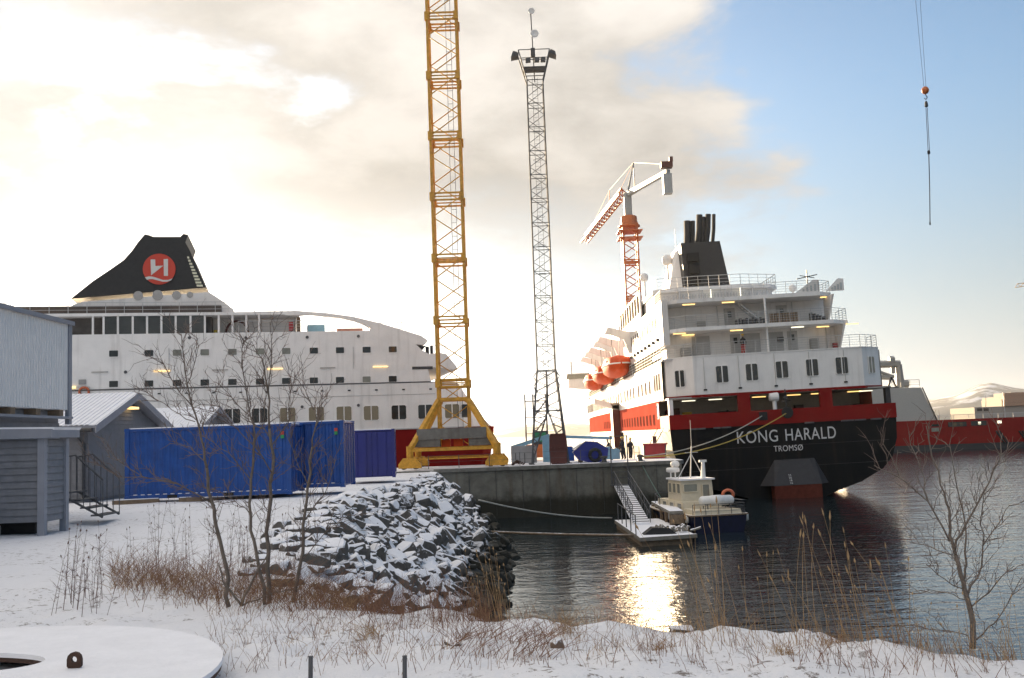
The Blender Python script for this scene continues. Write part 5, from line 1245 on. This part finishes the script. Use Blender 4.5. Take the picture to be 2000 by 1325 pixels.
# ------------------------------------------------------------------ foreground steel ring under snow
FR = thing('steel_ring', 'large round steel plate covered in snow in the near left corner', 'steel plate', (-4.55, 7.72, 4.31))
n_ = 72; Ro = 2.24
def ringv(z, inner): return [((Ro*math.cos(2*math.pi*k/n_), Ro*math.sin(2*math.pi*k/n_), z) if not inner else (-.82+1.56*math.cos(2*math.pi*k/n_), .60+.55*math.sin(2*math.pi*k/n_), z)) for k in range(n_)]
def annulus(z0, z1, g=0):
    mb = MB(); sc_ = lambda L_, f, c: [((x-c[0])*f+c[0], (y-c[1])*f+c[1], z) for x, y, z in L_]
    a = sc_(ringv(z0, 0), 1-g, (0,0)); b_ = sc_(ringv(z0, 1), 1+g, (-.82,.60)); c_ = sc_(ringv(z1, 0), 1-g, (0,0)); d_ = sc_(ringv(z1, 1), 1+g, (-.82,.60))
    mb.add(a+b_+c_+d_, [f for k in range(n_) for j in [(k+1) % n_] for f in ((k, j, 2*n_+j, 2*n_+k), (n_+k, 3*n_+k, 3*n_+j, n_+j), (2*n_+k, 2*n_+j, 3*n_+j, 3*n_+k), (k, n_+k, n_+j, j))]); return mb
annulus(.065, .10).build('plate', rustst, FR, smooth=False); annulus(.102, .14, -.004).build('snow_cover', snowm, FR)
mb = MB(); w_ = .055
pr = [(-w_, .0), (w_, .0)]+[(w_*math.cos(t_), .07+w_*math.sin(t_)) for t_ in np.linspace(0, math.pi, 9)]; hl = [(.024*math.cos(t_), .07+.024*math.sin(t_)) for t_ in np.linspace(0, 2*math.pi, 12, endpoint=False)]
vs = []; fs = []
outer = [(w_*math.cos(t_), .07+w_*math.sin(t_)) if math.sin(t_) >= 0 else (w_*max(-1, min(1, math.cos(t_)*1.42)), .07+.07*max(-1, math.sin(t_)*1.42)) for t_ in np.linspace(0, 2*math.pi, 12, endpoint=False)]
for y in (-.018, .018): vs += [(a, y, b_) for a, b_ in outer]+[(a, y, b_) for a, b_ in hl]
for k in range(12):
    j = (k+1) % 12; fs += [(k, j, 12+j, 12+k), (24+k, 36+k, 36+j, 24+j), (k, 24+k, 24+j, j), (12+k, 12+j, 36+j, 36+k)]
mb.add(vs, fs); lp = atz(146, 1306, 4.445); mb.build('lifting_lug', rustst, FR, tuple(lp-Vector(FR.location)))
for px, py, lab in ((606, 1290, 'left of two short grey stakes at the bottom edge'), (790, 1290, 'right of two short grey stakes at the bottom edge')):
    p = atz(px, 1330, 4.27); t_ = thing('stake', lab, 'stake', (p.x, p.y, 4.2), (0, R(1.5), 0)); MB().bar((0,0,0), (0,0,.25), .018, 8).build('post', galv, t_); MB().bar((0,0,.25), (0,0,.256), .02, 8).build('cap', galv, t_)

# ------------------------------------------------------------------ rock embankment
RK = thing('rock_embankment', 'snow-dusted bank of quarried boulders sloping down to the dark water', 'embankment', (-3, 35, 0))
def rock_mesh(seed, sx_, sy_, sz_, npt=13):
    rnd = random.Random(seed); bm = bmesh.new()
    for k in range(8):      # a split block: jittered corners, some of them broken off
        c = [(-1 if k & 1 else 1), (-1 if k & 2 else 1), (-1 if k & 4 else 1)]
        if rnd.random() < .35:
            for q in range(3):
                d = list(c); d[q] *= rnd.uniform(.15, .55); bm.verts.new((d[0]*sx_*.9, d[1]*sy_*.9, d[2]*sz_*.9))
        else: bm.verts.new((c[0]*sx_*rnd.uniform(.62, 1.05), c[1]*sy_*rnd.uniform(.62, 1.05), c[2]*sz_*rnd.uniform(.6, 1.05)))
    r_ = bmesh.ops.convex_hull(bm, input=bm.verts); bmesh.ops.delete(bm, geom=[g for g in r_['geom_interior'] if isinstance(g, bmesh.types.BMVert)], context='VERTS')
    bmesh.ops.bevel(bm, geom=list(bm.edges), offset=.05, segments=1, affect='EDGES'); bmesh.ops.recalc_face_normals(bm, faces=bm.faces)
    m = bpy.data.meshes.new('stone'); bm.to_mesh(m); bm.free(); return m
RM = [rock_mesh(k, .50+.12*(k % 3), .36+.06*(k % 2), .24+.05*(k % 4)) for k in range(12)]
for k, m in enumerate(RM): m.materials.append(rockb if k % 4 == 3 else rockm)
rs = random.Random(11); edge_pts = [(-3.2, 14.0), (-3.9, 17), (-4.5, 22), (-5.3, 30), (-5.5, 37), (-5.0, 44), (-4.7, 52), (-5.2, 62), (-5.8, 73)]
def edge_x(y):
    for (xa, ya), (xb, yb) in zip(edge_pts[:-1], edge_pts[1:]):
        if ya <= y <= yb: return xa+(xb-xa)*(y-ya)/(yb-ya)
    return edge_pts[-1][0] if y > 60 else edge_pts[0][0]
cands = []
y = 13.4
while y < 75:
    sz = .29+.0115*(y-13); tq = -.15 if y > 24 else .45
    while tq < 5.2:
        cands.append((y+rs.uniform(-.35, .35), tq+rs.uniform(-.25, .25), sz*rs.choice((.5, .65, .8, .95, 1.1, 1.5)))); tq += sz*.72
    y += sz*1.0
stones = 0; small = MB()
for yy, tq, s in cands:
    x = edge_x(min(max(yy, 14), 73))+tq+(0 if yy > 18 else (18-yy)*.12); z = ground_z(x, yy)
    if z < -1.2 or yy < 13.2 or yy > 71: continue
    if yy > 48: z -= .22*s
    me = RM[rs.randrange(12)]; rot = (rs.gauss(0, .3), R(30)*min(1, max(0, tq/1.5))+rs.gauss(0, .28), rs.uniform(-.9, .9)+(math.pi if rs.random() < .5 else 0))
    if stones < 298:
        o = bpy.data.objects.new('stone', me); col.objects.link(o); o.parent = RK; o.location = Vector((x, yy, z-.06*s))-Vector(RK.location); o.rotation_euler = rot; o.scale = (s*rs.uniform(1.0, 1.7), s*rs.uniform(.8, 1.2), s*rs.uniform(.5, .95)); stones += 1
    else:
        M_ = Matrix.Translation((x+3, yy-35, z-.06*s)) @ (Matrix.Rotation(rot[2], 4, 'Z') @ Matrix.Rotation(rot[1], 4, 'Y')) @ Matrix.Scale(s, 4)
        small.add([M_ @ v.co for v in me.vertices], [tuple(p.vertices) for p in me.polygons])
print('stones', stones, len(cands))
# rubble between the boulders and the weedy stones at the tide line
for k in range(900):
    yy = rs.uniform(13.5, 66); tq = rs.uniform(-.6, 5.6); x = edge_x(min(max(yy, 14), 73))+tq; z = ground_z(x, yy)
    if z < -.25: continue
    s = rs.uniform(.12, .42)*(1+.008*yy); me = RM[rs.randrange(12)]
    M_ = Matrix.Translation((x+3, yy-35, z+.04)) @ Matrix.Rotation(rs.uniform(0, 6), 4, 'Z') @ Matrix.Rotation(rs.uniform(-.6, .6), 4, 'X') @ Matrix.Scale(s, 4)
    small.add([M_ @ v.co for v in me.vertices], [tuple(p.vertices) for p in me.polygons])
o = small.build('rubble', rockm, RK, fix=False); o['kind'] = 'stuff'
# single stones lying on the near shore
for i, (px, py, s, lab) in enumerate(((1410, 1215, .22, 'long snow-topped stone at the water\'s edge in the near shore'), (1572, 1238, .16, 'upright pale stone capped with snow at the near shore edge'), (1665, 1255, .09, 'small dark stone at the near shore left of the bare tree'),
                                     (1090, 1278, .10, 'small round stone in the snow right of the brown stems'), (885, 1275, .15, 'low snow-covered stone among the dead stems in front'), (1330, 1222, .13, 'small stone half under snow beside the long shore stone'))):
    p = atz(px, py, 4.22); o = put('shore_stone', RM[i].copy(), None, None, (p.x, p.y, ground_z(p.x, p.y)+s*.08), (.2, .1, i*1.3)); o.scale = (s*1.3, s, s*1.1); tag(o, lab, 'stone')

# ------------------------------------------------------------------ bare trees
def limb(mb, pts, r0, r1, n_=6): k_ = len(pts); mb.tube(pts, [r0+(r1-r0)*(i/(k_-1)) for i in range(k_)], n_)
def curve_pts(a, b_, rnd, n_=5, wob=.05):
    L_ = (b_-a).length; return [a+(b_-a)*(k/n_)+Vector((rnd.gauss(0, 1), rnd.gauss(0, 1), rnd.gauss(0, 1)))*wob*L_*math.sin(math.pi*k/n_) for k in range(n_+1)]
def twigs(mb, pts, rnd, dens, ln, r, depth=2, up=.55):
    for a, b_ in zip(pts[:-1], pts[1:]):
        seg = (b_-a).length; m_ = max(0, int(seg*dens+rnd.random()))
        for _ in range(m_):
            p = a+(b_-a)*rnd.random(); d = (b_-a).normalized()
            side = Vector((rnd.gauss(0, 1), rnd.gauss(0, .8), rnd.gauss(0, .6))); side = (side-d*side.dot(d))
            if side.length < 1e-3: continue
            v = (d*rnd.uniform(.5, .9)+side.normalized()*rnd.uniform(.45, .8)+Vector((0,0,up*rnd.random()))).normalized()
            L_ = ln*rnd.uniform(.45, 1.25); q = p+v*L_; cp = curve_pts(p, q, rnd, 3, .06); limb(mb, cp, r, r*.4, 4)
            if depth > 1: twigs(mb, cp, rnd, dens*1.3, ln*.5, r*.75, depth-1, up)
def tree(name, label, main, Y, seed, r0, dens, ln, tw_r, group=None):
    """main: list of limbs, each a list of measured points (px, py, depth offset) and start/end radius"""
    rnd = random.Random(seed); base = main[0][0][0]; b0 = at(base[0], base[1], Y)
    t_ = thing(name, label, 'tree', b0, group=group); tr = MB(); tw = MB()
    for i, (pts, ra, rb) in enumerate(main):
        P_ = [at(p[0], p[1], Y+(p[2] if len(p) > 2 else 0))-b0 for p in pts]; Q = []
        for a, b_ in zip(P_[:-1], P_[1:]): Q += curve_pts(a, b_, rnd, 3, .03)[:-1]
        Q.append(P_[-1]); ra *= r0; rb = max(rb*r0, .0028); limb(tr, Q, ra, rb, 7 if ra > .02 else 5)
        twigs(tw, Q[(len(Q)//3 if i == 0 else 1):], rnd, dens, ln, tw_r)
    tr.build('trunk', bark, t_, smooth=True, fix=False); tw.build('crown', twig, t_, fix=False); return t_
def c4(x, y, d=0): return (1500+x/2.85, 860+y/2.85, d)
tree('bare_tree', 'bare young tree with forked limbs standing alone at the right edge of the shore', [
    ([c4(1140,1160), c4(1122,930), c4(1088,790), c4(1045,640)], .040, .027),
    ([c4(1045,640), c4(1012,530,.1), c4(1010,390,.1), c4(960,250,.15), c4(900,20,.2), c4(880,-80,.2)], .024, .005),
    ([c4(1040,610), c4(1100,470,-.1), c4(1200,290,-.2), c4(1290,110,-.3), c4(1305,-40,-.3)], .018, .004),
    ([c4(1088,790), c4(1105,690,.1), c4(1100,480,.2), c4(1050,250,.3), c4(1010,20,.3)], .018, .004),
    ([c4(1010,560), c4(890,340,-.2), c4(730,205,-.3), c4(590,140,-.3)], .014, .003),
    ([c4(890,340,-.2), c4(850,160,-.1), c4(790,20,0)], .009, .003), ([c4(730,205,-.3), c4(690,100,-.3), c4(640,20,-.3)], .007, .003),
    ([c4(1025,640), c4(900,590,.2), c4(790,570,.3)], .009, .003), ([c4(1110,870), c4(1190,700,.2), c4(1195,590,.2), c4(1280,470,.3), c4(1345,360,.3)], .015, .003),
    ([c4(1195,590,.2), c4(1190,400,.1), c4(1210,260,0)], .008, .003),
    ([c4(1125,935), c4(1230,850,-.2), c4(1300,760,-.3), c4(1370,700,-.3)], .011, .003), ([c4(1160,1110), c4(1260,1020,.1), c4(1350,880,.2), c4(1415,760,.3)], .011, .003),
    ([c4(1115,1090), c4(1000,1060,.2), c4(850,1050,.3)], .008, .003), ([c4(1095,830), c4(980,770,-.2), c4(880,690,-.3)], .008, .003), ([c4(1110,890), c4(1000,850,.2), c4(880,830,.3)], .007, .003)],
    8.5, 3, .62, 13, .26, .0032)
def c5(x, y, d=0): return (200+x/2.208, 620+y/2.208, d)
tree('bare_tree', 'leftmost leaning bare tree in front of the nearest blue container', [
    ([c5(545,1250), c5(535,1080), c5(490,900), c5(470,790), c5(450,650)], .042, .028), ([c5(450,650), c5(425,520), c5(385,380), c5(355,230), c5(340,70)], .026, .005),
    ([c5(385,380), c5(320,300,.2), c5(250,180,.3), c5(190,170,.3)], .012, .003), ([c5(365,290), c5(400,190,.2), c5(410,90,.2)], .010, .003), ([c5(470,800), c5(330,720,-.3), c5(180,690,-.4), c5(20,600,-.4)], .016, .003),
    ([c5(180,690,-.4), c5(70,690,-.4), c5(-10,640,-.4)], .008, .003), ([c5(440,620), c5(380,560,.2), c5(290,545,.3), c5(250,570,.3)], .009, .003), ([c5(400,450), c5(300,400,.2), c5(200,330,.3), c5(150,300,.3)], .009, .003)], 12, 5, .62, 12, .36, .0040, 'bare trees in front of the containers')
tree('bare_tree', 'tallest upright bare tree of the clump, second from the right', [
    ([c5(718,1250), c5(712,1080), c5(718,850), c5(735,660), c5(720,480)], .045, .026), ([c5(720,480), c5(712,300), c5(690,180), c5(640,100,.2)], .022, .004), ([c5(715,320), c5(730,150,-.1), c5(722,20,-.2)], .014, .004),
    ([c5(725,560), c5(800,460,.2), c5(810,330,.3), c5(830,250,.3)], .013, .003), ([c5(722,520), c5(640,430,.2), c5(560,350,.3), c5(500,280,.3)], .012, .003), ([c5(735,680), c5(660,560,-.2), c5(560,460,-.3), c5(470,330,-.3)], .012, .003)], 12.1, 8, .62, 12, .36, .0040, 'bare trees in front of the containers')
tree('bare_tree', 'slim bare tree of the clump left of the tallest one', [
    ([c5(700,1240), c5(665,1020), c5(640,860), c5(640,700), c5(655,520)], .034, .020), ([c5(655,520), c5(630,380,.1), c5(600,200,.1), c5(610,90,.1)], .017, .004), ([c5(640,850), c5(570,790,.3), c5(470,740,.4)], .010, .003),
    ([c5(640,700), c5(560,600,-.2), c5(480,540,-.3), c5(410,500,-.3)], .010, .003), ([c5(650,560), c5(700,420,.2), c5(705,280,.3)], .010, .003)], 11.9, 9, .64, 12, .34, .0040, 'bare trees in front of the containers')
tree('bare_tree', 'rightmost bare tree of the clump, in front of the container doors', [
    ([c5(820,1245), c5(850,1080), c5(865,900), c5(885,730), c5(905,560)], .036, .020), ([c5(905,560), c5(925,440,.1), c5(880,330,.1), c5(865,290,.1)], .014, .004), ([c5(915,480), c5(945,400,-.1), c5(950,330,-.1)], .010, .003),
    ([c5(870,880), c5(960,760,.2), c5(1010,600,.3)], .011, .003), ([c5(855,1050), c5(960,930,-.2), c5(1060,850,-.3)], .010, .003), ([c5(885,720), c5(830,600,.2), c5(790,500,.3)], .010, .003)], 12, 12, .64, 12, .34, .0040, 'bare trees in front of the containers')
tree('bare_sapling', 'short forked bare sapling lying low at the foot of the clump', [([c5(600,1245), c5(650,1130), c5(720,1010)], .024, .008), ([c5(600,1245), c5(560,1190), c5(520,1140), c5(500,1060)], .020, .008), ([c5(600,1245), c5(700,1200), c5(820,1170)], .014, .004)], 11.8, 14, .8, 7, .25, .0036)

# ------------------------------------------------------------------ dead stems, reeds and grass
def stem(mb, p, h, lean, r, rnd, head=0, n_=3, bend=.12):
    pts = []; k_ = 5; az = rnd.uniform(0, 6.28)
    for k in range(k_+1):
        f = k/k_; pts.append(p+Vector((lean[0]*f*h+math.cos(az)*bend*h*f*f, lean[1]*f*h+math.sin(az)*bend*h*f*f, h*f*(1-.12*f*(abs(lean[0])+bend)))))
    mb.tube(pts, [r*(1-.65*k/k_) for k in range(k_+1)], n_)
    if head:
        a, b_ = pts[-1], pts[-1]+(pts[-1]-pts[-2]).normalized()*head; mb.tube([a, a+(b_-a)*.35, b_], [r*.5, r*2.6, r*.4], 4)
    return pts
def patch(name, m, n_, area, hr, r, lean, seed, head=0, side=0, bend=.12, label=None, cat='dry grass', rough=1.0):
    rnd = random.Random(seed); mb = MB()
    for _ in range(n_):
        px, py = area(rnd); p = atz(px, py, 4.25); p.z = ground_z(p.x, p.y)-.01; h = rnd.uniform(*hr)
        ln_ = (lean[0]+rnd.gauss(0, .10*rough), lean[1]+rnd.gauss(0, .10*rough)); pts = stem(mb, p, h, ln_, r*rnd.uniform(.7, 1.3), rnd, head*rnd.uniform(.6, 1.3), 3, bend*rnd.uniform(.2, 1.4))
        for _k in range(side):
            i = rnd.randrange(1, 5); q = pts[i]; v = Vector((rnd.gauss(0, 1), rnd.gauss(0, 1), rnd.uniform(.5, 1.6))).normalized()*h*rnd.uniform(.06, .2); mb.tube([q, q+v*.5, q+v], [r*.5, r*.45, r*.2], 3)
    o = mb.build(name, m, None, fix=False); tag(o, label, cat, kind='stuff'); return o
U = lambda a, b_: (lambda r_: r_.uniform(a, b_))
def box_area(x0, x1, y0, y1): return lambda r_: (r_.uniform(x0, x1), r_.uniform(y0, y1))
def line_area(x0, y0, x1, y1, j):
    def f(r_): q = r_.random(); return x0+(x1-x0)*q, y0+(y1-y0)*q+r_.gauss(0, j)
    return f
patch('reeds', straw, 50, line_area(1330, 1225, 1790, 1268, 7), (.45, 1.15), .0032, (-.16, .0), 21, .07, 0, .10, 'tall dry reeds with seed heads along the near shore')
patch('reeds', straw, 40, line_area(1600, 1262, 2000, 1290, 6), (.2, .6), .0026, (-.1, 0), 22, .03, 1, .14, 'shorter dry reeds under the bare tree at the right')
patch('shore_grass', straw, 330, line_area(1000, 1200, 1995, 1290, 10), (.06, .32), .0022, (-.08, 0), 23, 0, 0, .5, 'thin dry grass along the near shore edge', rough=2.5)
patch('shore_grass', straw, 34, line_area(920, 1205, 1000, 1205, 8), (.3, .75), .003, (-.05, 0), 24, .03, 0, .12, 'upright straw tuft at the corner of the rocks')
patch('dead_stems', rust, 420, line_area(740, 1195, 960, 1205, 14), (.12, .5), .0024, (.02, 0), 25, 0, 2, .3, 'rusty dead stems at the foot of the rocks', rough=2)
patch('brambles', rust, 1700, line_area(215, 1140, 760, 1190, 17), (.10, .48), .0028, (.1, 0), 26, 0, 2, .7, 'tangled brown brambles under the bare trees', rough=4)
patch('brambles', straw, 800, line_area(215, 1145, 700, 1180, 14), (.10, .3), .0028, (.1, 0), 27, 0, 0, .8, 'matted dry grass under the bare trees', rough=4)
patch('tall_weeds', weedm, 26, line_area(95, 1195, 215, 1180, 12), (.35, 1.05), .0038, (.02, 0), 28, .035, 12, .10, 'tall dead weeds standing in the snow at the left')
patch('tall_weeds', weedm, 60, line_area(250, 1110, 640, 1130, 20), (.35, 1.05), .0038, (.0, 0), 29, .035, 11, .08, 'dead weeds standing among the bare trees')
patch('snow_stems', rust, 620, box_area(400, 1300, 1205, 1325), (.04, .28), .0024, (.0, 0), 30, 0, 2, .4, 'thin dead stems poking through the near snow', rough=3)
patch('snow_stems', rust, 300, box_area(1250, 2000, 1262, 1325), (.04, .36), .0024, (-.15, 0), 31, 0, 1, .4, 'thin dead stems poking through the snow at lower right', rough=3)
patch('fallen_stems', rust, 160, box_area(860, 1080, 1245, 1290), (.08, .3), .0032, (.6, 0), 32, 0, 1, .9, 'brown fallen stems and leaves in the near snow', rough=6)
patch('near_grass', straw, 420, box_area(430, 1400, 1196, 1300), (.04, .17), .0022, (-.05, 0), 51, 0, 0, .7, 'short straw-coloured grass breaking through the near snow', rough=4)
patch('near_grass', rust, 260, line_area(560, 1200, 1050, 1225, 14), (.06, .3), .0024, (.05, 0), 52, 0, 2, .6, 'brown matted grass between the rocks and the near snow', rough=4)
def tuft(px, py, n_, h, seed, lab): patch('grass_tuft', straw, n_, lambda r_: (px+r_.gauss(0, 14), py+r_.gauss(0, 4)), (h*.4, h), .0024, (-.1, 0), seed, 0, 0, .9, lab, rough=4)
tuft(1295, 1272, 60, .12, 41, 'straw tuft in the snow near the water\'s edge'); tuft(1530, 1285, 60, .13, 42, 'brown tuft in the snow below the shore stones'); tuft(720, 1255, 70, .16, 43, 'pale straw tuft in the snow below the rocks'); tuft(1105, 1240, 60, .3, 44, 'tall straw tuft at the near shore'); tuft(1620, 1255, 50, .12, 45, 'small straw tuft beside the shore stones')

# ------------------------------------------------------------------ the damp winter air
hz = MB().box((-6200, -420, -3.3), (6200, 5200, 175)).build('haze', None, None)
hmat = bpy.data.materials.new('haze_air'); hmat.use_nodes = True; ht = hmat.node_tree; ht.nodes.clear()
pv = ht.nodes.new('ShaderNodeVolumePrincipled'); pv.inputs['Color'].default_value = (.90, .94, 1.0, 1); pv.inputs['Density'].default_value = 4.5e-5
pv.inputs['Anisotropy'].default_value = .55
ho = ht.nodes.new('ShaderNodeOutputMaterial'); ht.links.new(pv.outputs[0], ho.inputs['Volume'])
hz.data.materials.append(hmat); tag(hz, kind='stuff')
